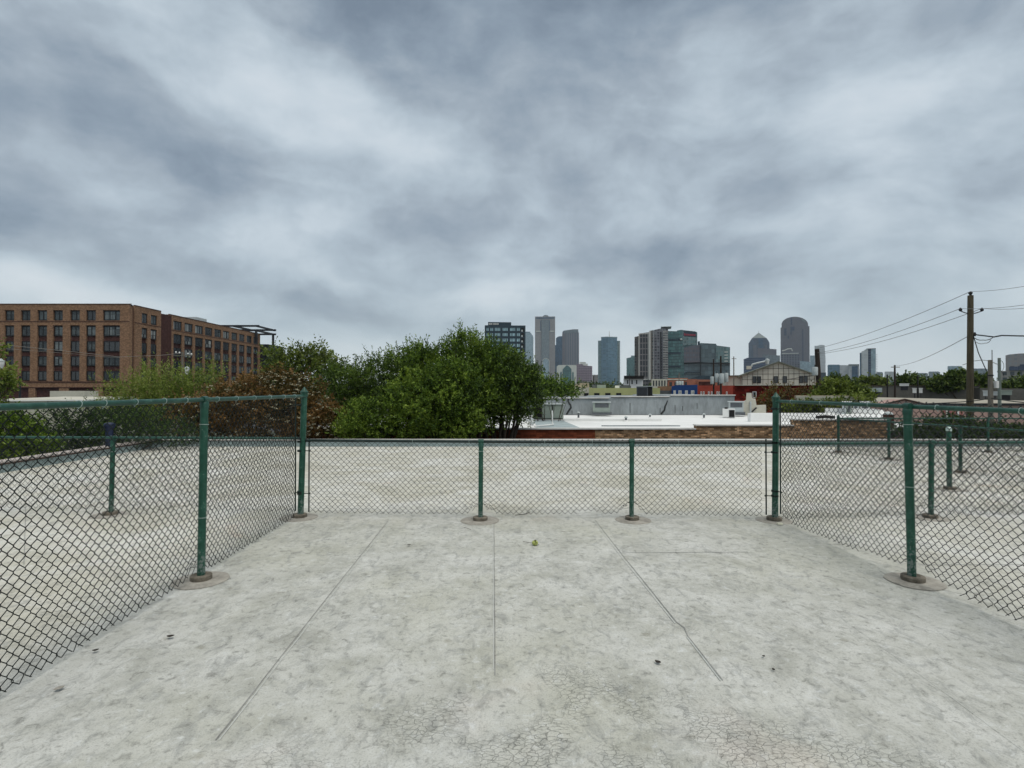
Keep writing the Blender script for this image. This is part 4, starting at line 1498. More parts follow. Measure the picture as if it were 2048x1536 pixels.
for (a, b) in ((0, 1), (1, 2)):
    A0, B0 = Vector((gp[a][0], 0, gp[a][1])), Vector((gp[b][0], 0, gp[b][1]))
    d = (B0 - A0).normalized()
    if a == 0: A0 = A0 - d * .5
    else: B0 = B0 + d * .5
    up = Vector((0, 0, .16))
    lo = Vector((0, 0, .02))
    rf.prism([(A0.x, A0.z + .02), (B0.x, B0.z + .02), (B0.x, B0.z + .16), (A0.x, A0.z + .16)], -.3, 13.3)
rf.build('roof', M['shingle'], gh)
# lower left wing of the gabled house
MB().prism([(pl.x(1455), 0), (pl.x(1483) - .01, 0), (pl.x(1483) - .01, pl.z(752)), (pl.x(1455), pl.z(753))], .3, 12).build('side_wing', M['cream'], gh)
MB().prism([(pl.x(1450), pl.z(753)), (pl.x(1484), pl.z(752.2)), (pl.x(1484), pl.z(751)), (pl.x(1450), pl.z(751.6))], -.1, 12).build('wing_eave', M['brown_line'], gh)
p2 = Pl(1515, 61.5)
o = pl_thing(p2, 'roof_duct', 'white roof box with a bent duct and round vent on the gabled house', 'duct')
MB().box(p2.x(1493), p2.x(1503), 0, .7, p2.z(738), p2.z(731.5)).build('box', M['cream'], o)
MB().tube([(p2.x(1503), .2, p2.z(733)), (p2.x(1505), .2, p2.z(728.5)), (p2.x(1518), .4, p2.z(725)), (p2.x(1531), .5, p2.z(722.5))], .10, 10).build('duct', M['galv'], o, True)
MB().lathe((p2.x(1535), .6), [(.16, p2.z(728)), (.20, p2.z(723)), (.24, p2.z(720)), (.2, p2.z(718)), (.05, p2.z(717))], 14).build('vent', M['galv'], o, True)

# pale stone wall below the green vine
pl, o = block(1660, 33.6, [(1589, 791), (1715, 791)], .5, 'stone', 'stone_wall', 'pale rough stone wall below the green vine', 'wall')
for i in range(20):
    x = pl.x(1592 + i * 6)
    for j in range(3):
        zz = pl.z(792.5 + j * 4.2)
        MB().box(x + .05 * (j % 2), x + .16 + .05 * (j % 2), -.05 - .02 * random.random(), 0, zz - .11, zz).build('quoin', M['cream'], o)

# white-roofed building farther right, with its machines
pl = Pl(1712, 27.0)
o = pl_thing(pl, 'white_roofed_building', 'white roofed building behind the stepped end of the tan brick wall', 'building')
MB().box(pl.x(1642), pl.x(1785), 0, 12, 0, pl.z(836)).build('wall', M['cream'], o)
MB().box(pl.x(1640), pl.x(1787), -.05, 12.1, pl.z(836) + .004, pl.z(834)).build('roof', M['white_roof'], o)
MB().box(pl.x(1642), pl.x(1760), 4.0, 4.2, pl.z(834) + .004, pl.z(817, back=4)).build('roof_upstand', M['white_roof'], o)
for a, b, t, dd, m_, lab in ((1684, 1692, 803, 3.0, 'galv', 'tall pale grey roof unit right behind the rail of the right fence'), (1720, 1740, 803, 5.0, 'white_paint', 'wide white roof unit right of the tall pale grey one'),
                             (1692.5, 1703, 803, 3.3, 'hvac', 'squat green-grey roof unit beside the tall pale grey one'), (1706, 1718, 806, 5.0, 'galv', 'small silver roof unit between two white ones')):
    p2 = Pl((a + b) / 2, 27 + dd)
    u = pl_thing(p2, 'roof_unit', lab, 'air conditioner', 'rooftop machines')
    MB().box(p2.x(a), p2.x(b), 0, .9, p2.z(832), p2.z(t) - .04).build('body', M[m_], u)
    MB().box(p2.x(a) - .02, p2.x(b) + .02, -.02, .92, p2.z(t) - .038, p2.z(t)).build('lid', M['white_paint'], u)
    MB().box(p2.x(a) + .08, p2.x(b) - .08, -.02, 0, p2.z(824), p2.z(t + 6)).build('grille', M['hvac_dark'], u)
# chimney pot and black mat on the brick wall
q = Pt(1778, 838, 19.6)
o = empty('chimney', (q.x, q.y, q.z), 'short square brick chimney with a pale cap at the end of the tan brick wall', 'chimney')
MB().box(q.x - .12, q.x + .12, 19.5, 19.75, q.z - .8, q.z + .16).build('stack', M['chimney_brick'], o)
MB().lathe((q.x, 19.62), [(.14, q.z + .162), (.13, q.z + .20), (.06, q.z + .26), (.02, q.z + .27)], 10).build('cap', M['galv'], o)
a = Pt(1633, 838, 20.2); b = Pt(1669, 838, 20.2)
mb = MB().tube([(a.x, 20.2, a.z + .06), ((a.x + b.x) / 2, 20.2, a.z + .09), (b.x, 20.2, a.z + .055)], .058, 10)
tag(mb.build('rolled_mat', M['black']), 'rolled black mat lying behind the coping of the tan brick wall', 'mat')

# large tan roof and its walls at the right
pl = Pl(1900, 40, yaw=-math.atan((1900 - CX) / F))
o = pl_thing(pl, 'warehouse', 'wide warehouse with a flat tan roof and pinkish wall on the right', 'building')
xa, xb = pl.x(1728), pl.x(2300)
MB().box(xa, xb, 0, 52, 0, pl.z(811)).build('wall', M['pink_wall'], o)
MB().box(pl.x(1800), xb + .1, -.12, 0, pl.z(811) + .002, pl.z(806.5)).build('gutter', M['steel_dark'], o)
MB().box(xa - .2, xb + .2, .004, 52.2, pl.z(811) + .003, pl.z(807)).build('roof', M['tan_roof'], o)
MB().box(pl.x(1885), pl.x(1925), -.05, -.002, pl.z(834), pl.z(818)).build('rose_panel', M['rose_wall'], o)
gx0, gx1 = pl.x(1742), pl.x(1812)
MB().prism([(gx0, 0), (gx1, 0), (gx1, pl.z(807)), ((gx0 + gx1) / 2, pl.z(798)), (gx0, pl.z(807))], -1.6, -.01).build('porch', M['pink_wall'], o)
for s in (-1, 1):
    xm = (gx0 + gx1) / 2
    xe = gx0 - .15 if s < 0 else gx1 + .15
    MB().tube([(xe, -1.65, pl.z(807)), (xm, -1.65, pl.z(797.8))], .06, 6).build('porch_trim', M['coping_edge'], o)
for a in (1890, 1912):
    MB().box(pl.x(a), pl.x(a) + .12, -.12, -.06, 0, pl.z(812)).build('downpipe', M['white_paint'], o)
# long dark building behind
pl, o = block(1850, 93, [(1716, 772.5), (1960, 772.5)], 14, 'grey_dark_wall', 'long_building', 'long low dark grey building between the tan roof and the trees', yaw=-.35)
MB().box(pl.x(1727), pl.x(1760), -1.0, 0, pl.z(783.5), pl.z(776)).build('canopy', M['grey_patch'], o)
MB().box(pl.x(1729), pl.x(1758), -.9, 0, pl.z(786), pl.z(784)).build('canopy_gap', M['black'], o)
MB().box(pl.x(1716), pl.x(1960), -.1, .3, pl.z(772.5), pl.z(771.4)).build('coping', M['coping_edge'], o)
pl, o = block(1990, 88, [(1960, 776), (2100, 778)], 10, 'grey_dark_wall', 'long_building', 'low building with dark windows at the foot of the grey metal pole', yaw=-.35)
# skip box / white things on the tan roof
for a, b, y0, y1, D, m_, nm, lab, ct in (
        (2000, 2024, 780, 790, 62, 'hvac', 'roof_unit', 'long pale green roof unit beyond the grey metal pole', 'air conditioner'),
        (1966, 1976, 781, 792, 56, 'galv', 'roof_unit', 'silver roof unit left of the short grey pole', 'air conditioner'),
        (1985, 1995, 783, 791, 58, 'galv', 'roof_unit', 'silver roof unit between the short pole and the metal pole', 'air conditioner'),
        (1825, 1833, 776, 786, 70, 'white_paint', 'roof_unit', 'white roof tank left of the thin black mast', 'tank'),
        (1838, 1845, 776, 786, 70, 'white_paint', 'roof_unit', 'white roof tank right of the thin black mast', 'tank'),
        (1799, 1818, 767, 772, 90, 'white_paint', 'roof_unit', 'white flat roof unit on the long dark building', 'air conditioner')):
    p2 = Pl((a + b) / 2, D)
    u = pl_thing(p2, nm, lab, ct, 'rooftop machines')
    MB().box(p2.x(a), p2.x(b), 0, 1.5, p2.z(y1), p2.z(y0) - .08).build('body', M[m_], u)
    MB().box(p2.x(a) - .05, p2.x(b) + .05, -.05, 1.55, p2.z(y0) - .076, p2.z(y0)).build('lid', M[m_], u)
    MB().box(p2.x(a) + .15, p2.x(b) - .15, .1, 1.4, p2.z(y1) - .7, p2.z(y1) - .003).build('base', M['steel_dark'], u)


# ------------------------------------------------------------------ utility poles
def pole(px, D, ytop, r, label, m='brown_wood', lean=0.0, name='utility_pole', group='utility poles', ybot=None, base=GROUND):
    t = Pt(px, ytop, D)
    o = empty(name, (t.x - lean, t.y, base), label, 'utility pole', group)
    MB().tube([(t.x - lean, t.y, base), (t.x - lean * .4, t.y, base + (t.z - base) * .6), (t.x, t.y, t.z)], [r * 1.15, r, r * .82], 12).build('pole_shaft', M[m], o, True)
    return o, t


def can(o, px, y0, y1, D, r, m='galv'):
    a = Pt(px, y1, D); b = Pt(px, y0, D)
    c = MB().lathe((a.x, a.y - r), [(r * .9, a.z), (r, a.z + .05), (r, b.z - .06), (r * .85, b.z - .01), (r * .2, b.z)], 14).build('transformer', M[m], o, True)
    MB().tube([(a.x, a.y - r, b.z), (a.x, a.y - r, b.z + .18)], .03, 6).build('bushing', M['steel_dark'], c)


o, t = pole(1941, 25, 591, .138, 'tallest round wooden utility pole with two upswept insulator brackets', lean=.13)
MB().lathe((t.x, t.y), [(.05, t.z), (.05, t.z + .05), (.085, t.z + .10), (.09, t.z + .13), (.04, t.z + .17)], 10).build('insulator', M['steel_dark'], o, True)
for px, py in ((1921, 622), (1964, 622)):
    e = Pt(px, py, 25)
    mid = Pt(1941, 628, 25)
    MB().tube([mid, ((mid.x + e.x) / 2, e.y, (mid.z + e.z) / 2 - .02), e], .022, 6).build('bracket', M['steel_dark'], o)
    MB().lathe((e.x, e.y), [(.03, e.z - .02), (.065, e.z + .02), (.07, e.z + .06), (.045, e.z + .12), (.02, e.z + .15)], 10).build('insulator', M['steel_dark'], o, True)
e = Pt(1946, 669, 25)
MB().lathe((e.x, e.y - .1), [(.03, e.z - .09), (.06, e.z), (.03, e.z + .09)], 8).build('clamp', M['steel_dark'], o)
o, t = pole(1980.5, 24, 720, .105, 'short square-topped grey wooden pole with a thin mast', 'grey_wood')
m_ = Pt(1984, 700, 24)
MB().tube([(m_.x, t.y, t.z - .05), (m_.x, t.y, m_.z)], .018, 6).build('mast', M['cable_grey'], o)
MB().lathe((t.x, t.y), [(.115, Pt(1980, 752, 24).z), (.12, Pt(1980, 751, 24).z), (.115, Pt(1980, 749.5, 24).z)], 12).build('strap', M['steel_dark'], o)
a = Pt(1986, 776, 24); b = Pt(1986, 762, 24)
MB().box(a.x - .02, a.x + .09, a.y - .2, a.y - .05, a.z, b.z).build('meter_box', M['white_paint'], o)
o, t = pole(1998.5, 26, 716, .075, 'slim grey-green metal pole right of the short wooden one', 'metal_pole')
MB().tube([(t.x + .06, t.y, t.z - .2)] + [(t.x + .06 + .16 * math.sin(k * .6), t.y, t.z - .25 - .05 * k + .15 * math.cos(k * .6)) for k in range(14)], .010, 5).build('cable_loop', M['cable'], o)
o, t = pole(1634, 43, 698, .20, 'leaning dark broken-topped pole with a grey transformer, right of the gabled house', 'dark_wood', lean=-.46)
can(o, 1627, 734, 751, 43, .21)
o, t = pole(1427, 47, 718, .075, 'left dark pole of the transformer pair in front of the faded red building', 'dark_wood')
can(o, 1423, 753, 768, 47, .15); can(o, 1432, 747, 765, 47, .17)
o, t = pole(1441.5, 47, 712, .085, 'right dark pole of the transformer pair in front of the faded red building', 'dark_wood')
can(o, 1441.5, 747, 767, 46.6, .20); can(o, 1451, 746, 764, 47, .17)
o, t = pole(1467.5, 52, 713, .055, 'thin brown pole left of the gabled house', 'grey_wood')
MB().box(Pt(1463, 715, 52).x, Pt(1472, 715, 52).x, 51.9, 51.98, Pt(1467, 718, 52).z, Pt(1467, 717, 52).z).build('crossarm', M['grey_wood'], o)
o, t = pole(1358, 90, 746, .09, 'pale pole with three grey cans in front of the blue building', 'grey_wood')
for k in range(3):
    can(o, 1353.5 + 5 * k, 762, 770, 90, .22)
o, t = pole(1789.5, 75, 730, .13, 'distant dark pole with a crossarm behind the tan roof', 'dark_wood')
MB().box(Pt(1781, 735, 75).x, Pt(1798, 735, 75).x, 74.8, 74.95, Pt(1789, 735, 75).z, Pt(1789, 733.6, 75).z).build('crossarm', M['grey_wood'], o)
pole(1774.5, 72, 749, .09, 'thin black post left of the distant crossarm pole', 'black', name='post')
pole(1835.5, 68, 752, .09, 'thin black mast between the two white roof tanks', 'black', name='mast')
pole(1259, 100, 748, .07, 'thin dark pole beside the blue glass tower with the antenna', 'dark_wood', name='post')
pole(1187, 100, 752, .07, 'thin dark pole beside the pinkish gridded block', 'dark_wood', name='post')
# pole by the hotel
o, t = pole(365, 62, 704, .12, 'utility pole with insulators in front of the side wing of the hotel', 'grey_wood')
for px in (352, 359, 376, 383):
    e = Pt(px, 707 + (px - 365) * .12, 62)
    MB().lathe((e.x, e.y), [(.05, e.z - .05), (.10, e.z + .05), (.05, e.z + .16)], 8).build('insulator', M['white_paint'], o)
MB().box(Pt(348, 709, 62).x, Pt(387, 709, 62).x, 61.9, 62.0, Pt(365, 712, 62).z, Pt(365, 710.5, 62).z).build('crossarm', M['grey_wood'], o)
pole(40, 60, 752, .12, 'dark post in front of the ground floor of the hotel', 'steel_dark', name='post')


def street_lamp(px, ytop, D, label):
    t = Pt(px, ytop, D)
    o = empty('street_lamp', (t.x, t.y, GROUND), label, 'street lamp', 'lantern street lamps')
    MB().lathe((t.x, t.y), [(.16, GROUND), (.10, GROUND + .5), (.06, GROUND + 1), (.05, t.z - 1.05), (.09, t.z - .95)], 10).build('lamp_post', M['steel_dark'], o, True)
    MB().lathe((t.x, t.y), [(.14, t.z - .94), (.24, t.z - .60), (.27, t.z - .30)], 8).build('lantern', M['white_paint'], o)
    MB().lathe((t.x, t.y), [(.30, t.z - .295), (.20, t.z - .14), (.05, t.z - .05), (.02, t.z)], 8).build('lantern_cap', M['galv'], o)


street_lamp(2, 716, 50, 'white lantern street lamp at the left edge of the picture')
street_lamp(374, 732, 62, 'white lantern street lamp above the light green shrub')
# delivery truck by the hotel, only its box shows over the rail
q = Pt(147, 784, 70)
o = empty('box_truck', (q.x, q.y, GROUND), 'pale box truck parked in front of the ground floor of the hotel', 'truck')
zt = Pt(147, 782, 70).z
w = (Pt(168, 784, 70).x - Pt(125, 784, 70).x)
MB().box(q.x - w * 1.1, q.x + w / 2, q.y, q.y + 2.4, GROUND + .9, zt).build('cargo_box', M['cream'], o)
MB().prism([(q.x + w / 2 + .1, GROUND + .6), (q.x + w / 2 + 2.1, GROUND + .6), (q.x + w / 2 + 2.1, GROUND + 1.7), (q.x + w / 2 + 1.5, GROUND + 2.8), (q.x + w / 2 + .1, GROUND + 2.8)], q.y + .1, q.y + 2.3).build('cab', M['white_paint'], o)
for sx in (-w * .8, w / 2 + 1.2):
    for sy in (.1, 2.1):
        MB().tube([(q.x + sx, q.y + sy, GROUND + .45), (q.x + sx, q.y + sy + .25, GROUND + .45)], .45, 16).build('wheel', M['black'], o)
# white low roof at the far left
pl, o = block(60, 34, [(-30, 799), (175, 799)], 14, 'cream', 'low_building', 'low white-roofed building behind the shrubs at the far left', yaw=.3)
MB().box(pl.x(-32), pl.x(177), -.3, 14.2, pl.z(799) + .004, pl.z(797)).build('roof', M['white_roof'], o)
# navy capped post
q = Pt(219, 845, 13.4)
o = empty('bollard', (q.x, q.y, GROUND), 'thick navy blue capped post behind the left parapet', 'post')
MB().tube([(q.x, q.y, GROUND), (q.x, q.y, q.z - .06)], .082, 18).build('shaft', M['navy'], o, True)
MB().lathe((q.x, q.y), [(.10, q.z - .14), (.122, q.z - .09), (.124, q.z - .05), (.10, q.z - .015), (.03, q.z)], 18).build('cap', M['navy'], o, True)


# ------------------------------------------------------------------ cables
def cable(pts, label, r=.012, sag=0.0, m='cable', n=14, group='overhead cables'):
    P = []
    for a, b in zip(pts[:-1], pts[1:]):
        a = Pt(*a); b = Pt(*b)
        for i in range(n):
            t = i / n
            p = a.lerp(b, t)
            p.z -= sag * 4 * t * (1 - t)
            P.append(p)
    P.append(Pt(*pts[-1]))
    return tag(MB().tube(P, r, 5).build('overhead_cable', M[m]), label, 'cable', group)


cable([(1941, 583, 25), (1634, 697, 43)], 'top overhead wire from the tall pole down to the leaning pole', .013, .25, 'cable_grey')
cable([(1921, 617, 25), (1634, 706, 43)], 'overhead wire from the left bracket of the tall pole to the leaning pole', .013, .25, 'cable_grey')
cable([(1964, 617, 25), (1637, 708, 43)], 'overhead wire from the right bracket of the tall pole to the leaning pole', .013, .3, 'cable_grey')
cable([(1937, 672, 25), (1789, 731, 75)], 'thin wire from the middle of the tall pole to the distant crossarm pole', .016, .4, 'cable_grey')
cable([(1941, 583, 25), (2130, 556, 17)], 'top overhead wire leaving the tall pole to the right', .009, .1, 'cable_grey')
cable([(1921, 617, 25), (2130, 596, 17)], 'upper of the two bracket wires leaving to the right', .009, .12, 'cable_grey')
cable([(1964, 617, 25), (2130, 606, 17)], 'lower of the two bracket wires leaving to the right', .009, .1, 'cable_grey')
cable([(1947, 669, 24.9), (1988, 674, 24.2), (2003, 671, 23.8), (2120, 674, 19)], 'thick black service cable leaving the middle of the tall pole to the right', .03, .0)
cable([(1948, 675, 24.9), (1965, 680, 24.5), (1986, 675, 24.2)], 'upper slack loop beneath the thick service cable', .016, .05)
cable([(1952, 684, 24.9), (1970, 686, 24.5), (1982, 679, 24.2)], 'lower slack loop beneath the thick service cable', .013, .06, 'cable_grey')
cable([(1947, 672, 24.9), (1957, 706, 24.6), (1973, 742, 24.2)], 'drop cable falling from the tall pole to the short grey pole', .02, .0)
cable([(1925, 730, 26), (1948, 722, 25), (1965, 720, 24.8), (1980, 722, 24.2), (1998, 730, 25.5)], 'arching grey cable between the three right-hand poles', .014, .0, 'cable_grey')
cable([(1820, 808, 24), (1935, 803, 24.8), (1982, 796, 24), (2060, 806, 20)], 'low black cable crossing in front of the tan roof', .02, .02)
cable([(1632, 750, 43), (1600, 755, 45), (1575, 759, 50)], 'short black cable from the leaning pole to the gabled house', .025, .0)
cable([(-60, 683, 46), (150, 704, 54), (240, 714, 58), (330, 710, 61), (365, 706, 62)], 'pale overhead wire across the front of the hotel', .022, 0, 'cable_pale')
cable([(-60, 692, 46), (150, 708, 54), (200, 713, 57), (240, 715, 58.2)], 'second pale wire just under the first across the hotel', .015, 0, 'cable_pale')

# ------------------------------------------------------------------ brick hotel
HZ0 = GROUND
HT = Pt(0, 608.5, 121.3).z
ho = empty('brick_hotel', (-100, 121, GROUND), 'six-storey tan brick hotel with dark recessed window bays at the left', 'building')
D1 = 121.3
k_ = D1 / F
fx = lambda px: (px - CX) * k_
fz = lambda py: Pt(CX, py, D1).z
x_end = fx(258)
x_start = fx(-160)
BR = MB(); DK = MB()
# dark core just behind the piers
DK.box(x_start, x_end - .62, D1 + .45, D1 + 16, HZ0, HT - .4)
BR.box(x_end - .6, x_end, D1 + .45, D1 + 1.0, HZ0, HT)
# bays of the front: (left px, right px) of each window bay
bays = [(-120, -99), (-88, -67), (-55, -34), (-22, -1 - 2), (8, 27), (40.5, 59.5), (73.5, 93), (105, 124.5), (139, 158.5), (171, 190.5), (204.5, 239)]
zrow = [(621, 641), (652, 672), (682, 703), (712, 732), (742, 761)]
bandz = [(608.5, 620.2), (641.2, 650.5), (762, 774.5)]


def front_piers(bays, x0, x1, y, dep=.45):
    xs = [x0] + [v for b in bays for v in (fx(b[0]), fx(b[1]))] + [x1]
    for i in range(0, len(xs), 2):
        BR.box(xs[i], xs[i + 1], y, y + dep - .003, fz(774.5), fz(608.5))
    for b in bays:
        for t, bo in bandz:
            BR.box(fx(b[0]) + .002, fx(b[1]) - .002, y + .01, y + dep - .004, fz(bo), fz(t))


front_piers(bays, x_start, x_end, D1)
for i, (a, b) in enumerate([(-165, -110), (-96, -40), (-20, 2), (57, 70), (118, 137), (190, 205), (240, 258)]):
    BR.box(fx(a), fx(b), D1 + .02, D1 + .44, HZ0, fz(774.6))
BR.box(fx(-160), x_end, D1 + .46, D1 + 1.0, HT - .39, HT)     # parapet back
# string courses in dark brick
DK.box(x_start, x_end + .05, D1 - .06, D1 + .001, fz(643.6), fz(642.4))
DK.box(x_start, x_end + .05, D1 - .10, D1 - .001, fz(765), fz(762.8))
DK.box(x_start, x_end + .05, D1 - .06, D1 - .001, fz(775.6), fz(774.2))
DK.box(x_start, x_end + .3, D1 - .08, D1 + .3, HT + .002, HT + .14)
for bi_, b in enumerate(bays):
    if b[1] < -40: continue
    for r_, (zt_, zb_) in enumerate(zrow):
        if r_ == 0: a0, b0 = b[0] + .8, b[1] + 1.0
        else: a0, b0 = b[0] + .2, b[1] - .2
        wide = (b[1] - b[0]) > 25
        w_ = window(ho, fx(a0), fx(b0), fz(zb_), fz(zt_), y=D1 + .28, fr='black_frame', pane=random.choice(['hotel_pane', 'hotel_pane', 'hotel_pane2', 'dark_glass']), fw=.20, mull=2 if wide else 1, d=.14)
# corner recess
xs0 = fx(258); xs1 = fx(268)
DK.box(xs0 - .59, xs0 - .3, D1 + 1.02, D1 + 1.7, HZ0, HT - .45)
# side facade (faces +X), bays by depth
XS = -84.6
DB0 = 123.2


def sy(px):      # depth at which a ray through column px meets the side wall plane x = XS
    return XS * F / (px - CX)


def sidez(py, px):
    return Pt(px, py, sy(px)).z


ztop = HT
RB = 0.0
# heights of the rows, taken from the front
ZR = [(fz(b), fz(t)) for (t, b) in zrow]
BZ = [(fz(650.5), fz(641.2)), (fz(620.2), HT)]


def side_block(px0, px1, bays_px, xs, dark_core=True):
    y0, y1 = sy(px0), sy(px1)
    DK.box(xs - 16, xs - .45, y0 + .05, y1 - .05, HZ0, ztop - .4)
    ys = [y0] + [sy(v) for b in bays_px for v in b] + [y1]
    for i in range(0, len(ys), 2):
        BR.box(xs - .44, xs, ys[i], ys[i + 1], HZ0, ztop)
    for b in bays_px:
        for z0, z1 in BZ + [(fz(774.5), fz(762)), ]:
            BR.box(xs - .43, xs - .01, sy(b[0]) + .002, sy(b[1]) - .002, z0, z1)
    DK.box(xs - .3, xs + .08, y0, y1, ztop + .002, ztop + .14)
    DK.box(xs + .001, xs + .06, y0, y1, fz(643.6), fz(642.4))
    BR.box(xs - 16, xs - .46, y1 - .04, y1 + .2, HZ0, ztop)
    BR.box(xs - 16, xs - .44, y0 - .2, y0 + .04, HZ0, ztop)


def side_window(xs, y0, y1, z0, z1, mull=1):
    fw = .2
    f = MB()
    f.box(xs - .30, xs - .16, y0, y1, z0, z0 + fw)
    f.box(xs - .30, xs - .16, y0, y1, z1 - fw, z1)
    f.box(xs - .30, xs - .16, y0, y0 + fw, z0 + fw, z1 - fw)
    f.box(xs - .30, xs - .16, y1 - fw, y1, z0 + fw, z1 - fw)
    for k in range(mull):
        c = y0 + (y1 - y0) * (k + 1) / (mull + 1)
        f.box(xs - .30, xs - .16, c - .1, c + .1, z0 + fw, z1 - fw)
    w = f.build('window', M['black_frame'], ho)
    MB().box(xs - .24, xs - .20, y0 + .1, y1 - .1, z0 + .1, z1 - .1).build('pane', M[random.choice(['hotel_pane', 'dark_glass', 'dark_glass', 'hotel_pane2', 'hotel_pane3'])], w)


b2 = [(283, 294.5), (301, 313.5)]
side_block(268.5, 321.5, b2, XS)
for b in b2:
    for r_, (z0, z1) in enumerate(ZR):
        side_window(XS, sy(b[0]) + .05, sy(b[1]) - .05, z0, z1, 1)
# glazed gap
gl = MB().box(XS - 14, XS - 1.8, sy(321.5) + .22, sy(338) - .22, HZ0, HT - .8).build('glazed_link', M['hotel_pane'], ho)
b3 = []
cen = [1298, 1378, 1455, 1525, 1592, 1653, 1713, 1768, 1822, 1870]
wid = [62, 62, 58, 54, 50, 46, 42, 40, 38, 34]
for c_, w_ in zip(cen, wid):
    b3.append(((c_ - w_ / 2) / 3.657, (c_ + w_ / 2) / 3.657))
XS = -86.0
side_block(338, 520, b3, XS)
for b in b3:
    for r_, (z0, z1) in enumerate(ZR):
        side_window(XS, sy(b[0]) + .05, sy(b[1]) - .05, z0, z1, 2 if r_ == 0 else 1)
BR.build('brick_wall', M['hotel_brick'], ho)
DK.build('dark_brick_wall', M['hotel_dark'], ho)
# roof plant and pergola
a = Pt(392, 640, 165); b = Pt(436, 640, 165)
MB().box(-88.5 - 6, -88.5, sy(398) + 3, sy(430), HT, HT + 1.5).build('roof_plant', M['galv'], ho)
pg = MB()
ya, yb = 183.0, 196.0
zz = Pt(517, 655, 185).z
xa_, xb_ = -100.5, -85.2
for zo in (0, -1.5):
    for y in (ya, yb):
        pg.box(xa_, xb_ + 1.0, y - .25, y + .25, zz + zo, zz + zo + .6)
    for x in (xa_, -93, xb_):
        pg.box(x - .25, x + .25, ya + .26, yb + (1.2 if zo == 0 else -.26), zz + zo + .01, zz + zo + .58)
for x in (xa_, -93, xb_):
    for y in (ya, yb):
        pg.box(x - .3, x + .3, y - .3, y + .3, HT - 3.3, zz - 1.51)
pg.build('pergola', M['steel_dark'], ho)
MB().box(XS - 15, XS + 2.6, sy(520) + .3, sy(520) + 13, HZ0, HT - 3.4).build('dark_wing', M['dark_glass'], ho)

# ------------------------------------------------------------------ skyline
FM = {}
FM['pale_blue'] = facade('glass_pale_blue', (.24, .33, .38), (.20, .27, .31), 3.2, 4.0, .12, .12, .2, .2)
FM['granite'] = facade('granite_tower', (.19, .205, .22), (.245, .235, .235), 4.0, 4.0, .45, .45, .4, .2)
FM['granite_mid'] = facade('granite_glass_bay', (.135, .17, .19), (.17, .20, .215), 3.0, 4.0, .2, .18, .2, .2)
FM['navy'] = facade('glass_navy', (.035, .09, .155), (.025, .06, .10), 3.2, 4.0, .15, .15, .15, .3)
FM['stripe'] = facade('striped_tower', (.095, .12, .155), (.205, .20, .215), 7.5, 300.0, .35, .0, .3, .1)
FM['pinkgrid'] = facade('pink_grid_block', (.055, .05, .075), (.24, .19, .225), 4.6, 3.9, .42, .42, .4, .3)
FM['steel_blue'] = facade('glass_steel_blue', (.070, .145, .205), (.09, .17, .215), 6.0, 4.1, .10, .20, .12, .25)
FM['steel_blue2'] = facade('glass_steel_blue_side', (.085, .15, .165), (.13, .20, .205), 5.0, 4.1, .10, .30, .12, .25)
FM['teal'] = facade('glass_teal', (.052, .135, .135), (.035, .075, .08), 2.2, 3.8, .12, .2, .12, .35)
FM['teal_l'] = facade('glass_teal_light', (.10, .17, .175), (.14, .19, .19), 2.4, 3.8, .15, .2, .15, .35)
FM['teal_g'] = facade('glass_grey', (.085, .125, .14), (.07, .10, .11), 3.0, 4.0, .08, .14, .12, .3)
FM['resi'] = facade('residential_brown', (.028, .028, .032), (.135, .12, .105), 3.6, 3.2, .45, .35, .4, .5, (.12, .13, .13))
FM['resi_bal'] = facade('residential_balconies', (.035, .036, .048), (.17, .165, .185), 3.0, 3.2, .30, .30, .4, .6, (.22, .25, .26))
FM['resi_grid'] = facade('residential_grid', (.016, .017, .022), (.19, .175, .175), 3.0, 6.4, .22, .16, .3, .3)
FM['dome'] = facade('grey_mauve_tower', (.085, .10, .125), (.125, .115, .13), 2.6, 4.0, .3, .4, .3, .2)
FM['dome2'] = facade('grey_gridded_block', (.045, .06, .09), (.15, .155, .175), 5.5, 4.2, .35, .35, .3, .3)
FM['pyr'] = facade('pyramid_tower', (.055, .085, .13), (.07, .095, .13), 3.4, 4.0, .25, .25, .2, .3)
FM['navyband'] = facade('navy_banded', (.02, .04, .085), (.055, .08, .13), 20, 4.2, .02, .35, .2, .3)
FM['whitepanel'] = facade('white_panel_tower', (.42, .45, .47), (.50, .53, .54), 6, 4.0, .1, .12, .4, .1)
FM['far'] = facade('far_block', (.15, .20, .23), (.20, .23, .25), 4, 4.2, .2, .3, .4, .3)
FM['beige'] = facade('apartments', (.05, .065, .075), (.27, .26, .24), 3.4, 3.4, .45, .4, .4, .4)
FM['office'] = facade('office_glass', (.30, .46, .52), (.08, .14, .17), 1.4, 2.6, .06, .05, .3, .3)
FM['greyplain'] = mat('grey_mauve_stone', (.135, .135, .155), .7, .05, .10)
FM['pyramid_roof'] = mat('pyramid_metal', (.17, .20, .20), .5, .1, .1)
FM['office_dark'] = mat('office_dark_panel', (.020, .040, .055), .5, .3, .2)
FM['blue_roof'] = mat('glass_crown', (.13, .20, .22), .3, .1, .15)
FM['redsign'] = mat('red_sign_lettering', (.30, .035, .06), .5, 1, .2)
FM['ledge'] = mat('pale_ledge', (.52, .54, .50), .6, .2, .08)
M.update({'F' + k: v for k, v in FM.items()})


def tower(c, D, outline, depth, m, label, name='skyscraper', cat='skyscraper', group='towers of the skyline', yaw=0.0, part='shaft'):
    return block(c, D, outline, depth, m, name, label, cat, yaw, group, part)


def addp(o, pl, pts, y0, y1, m, name):
    return MB().prism([pl.p(*q) for q in reversed(pts)] if False else [pl.p(*q) for q in pts], y0, y1).build(name, M[m], o)


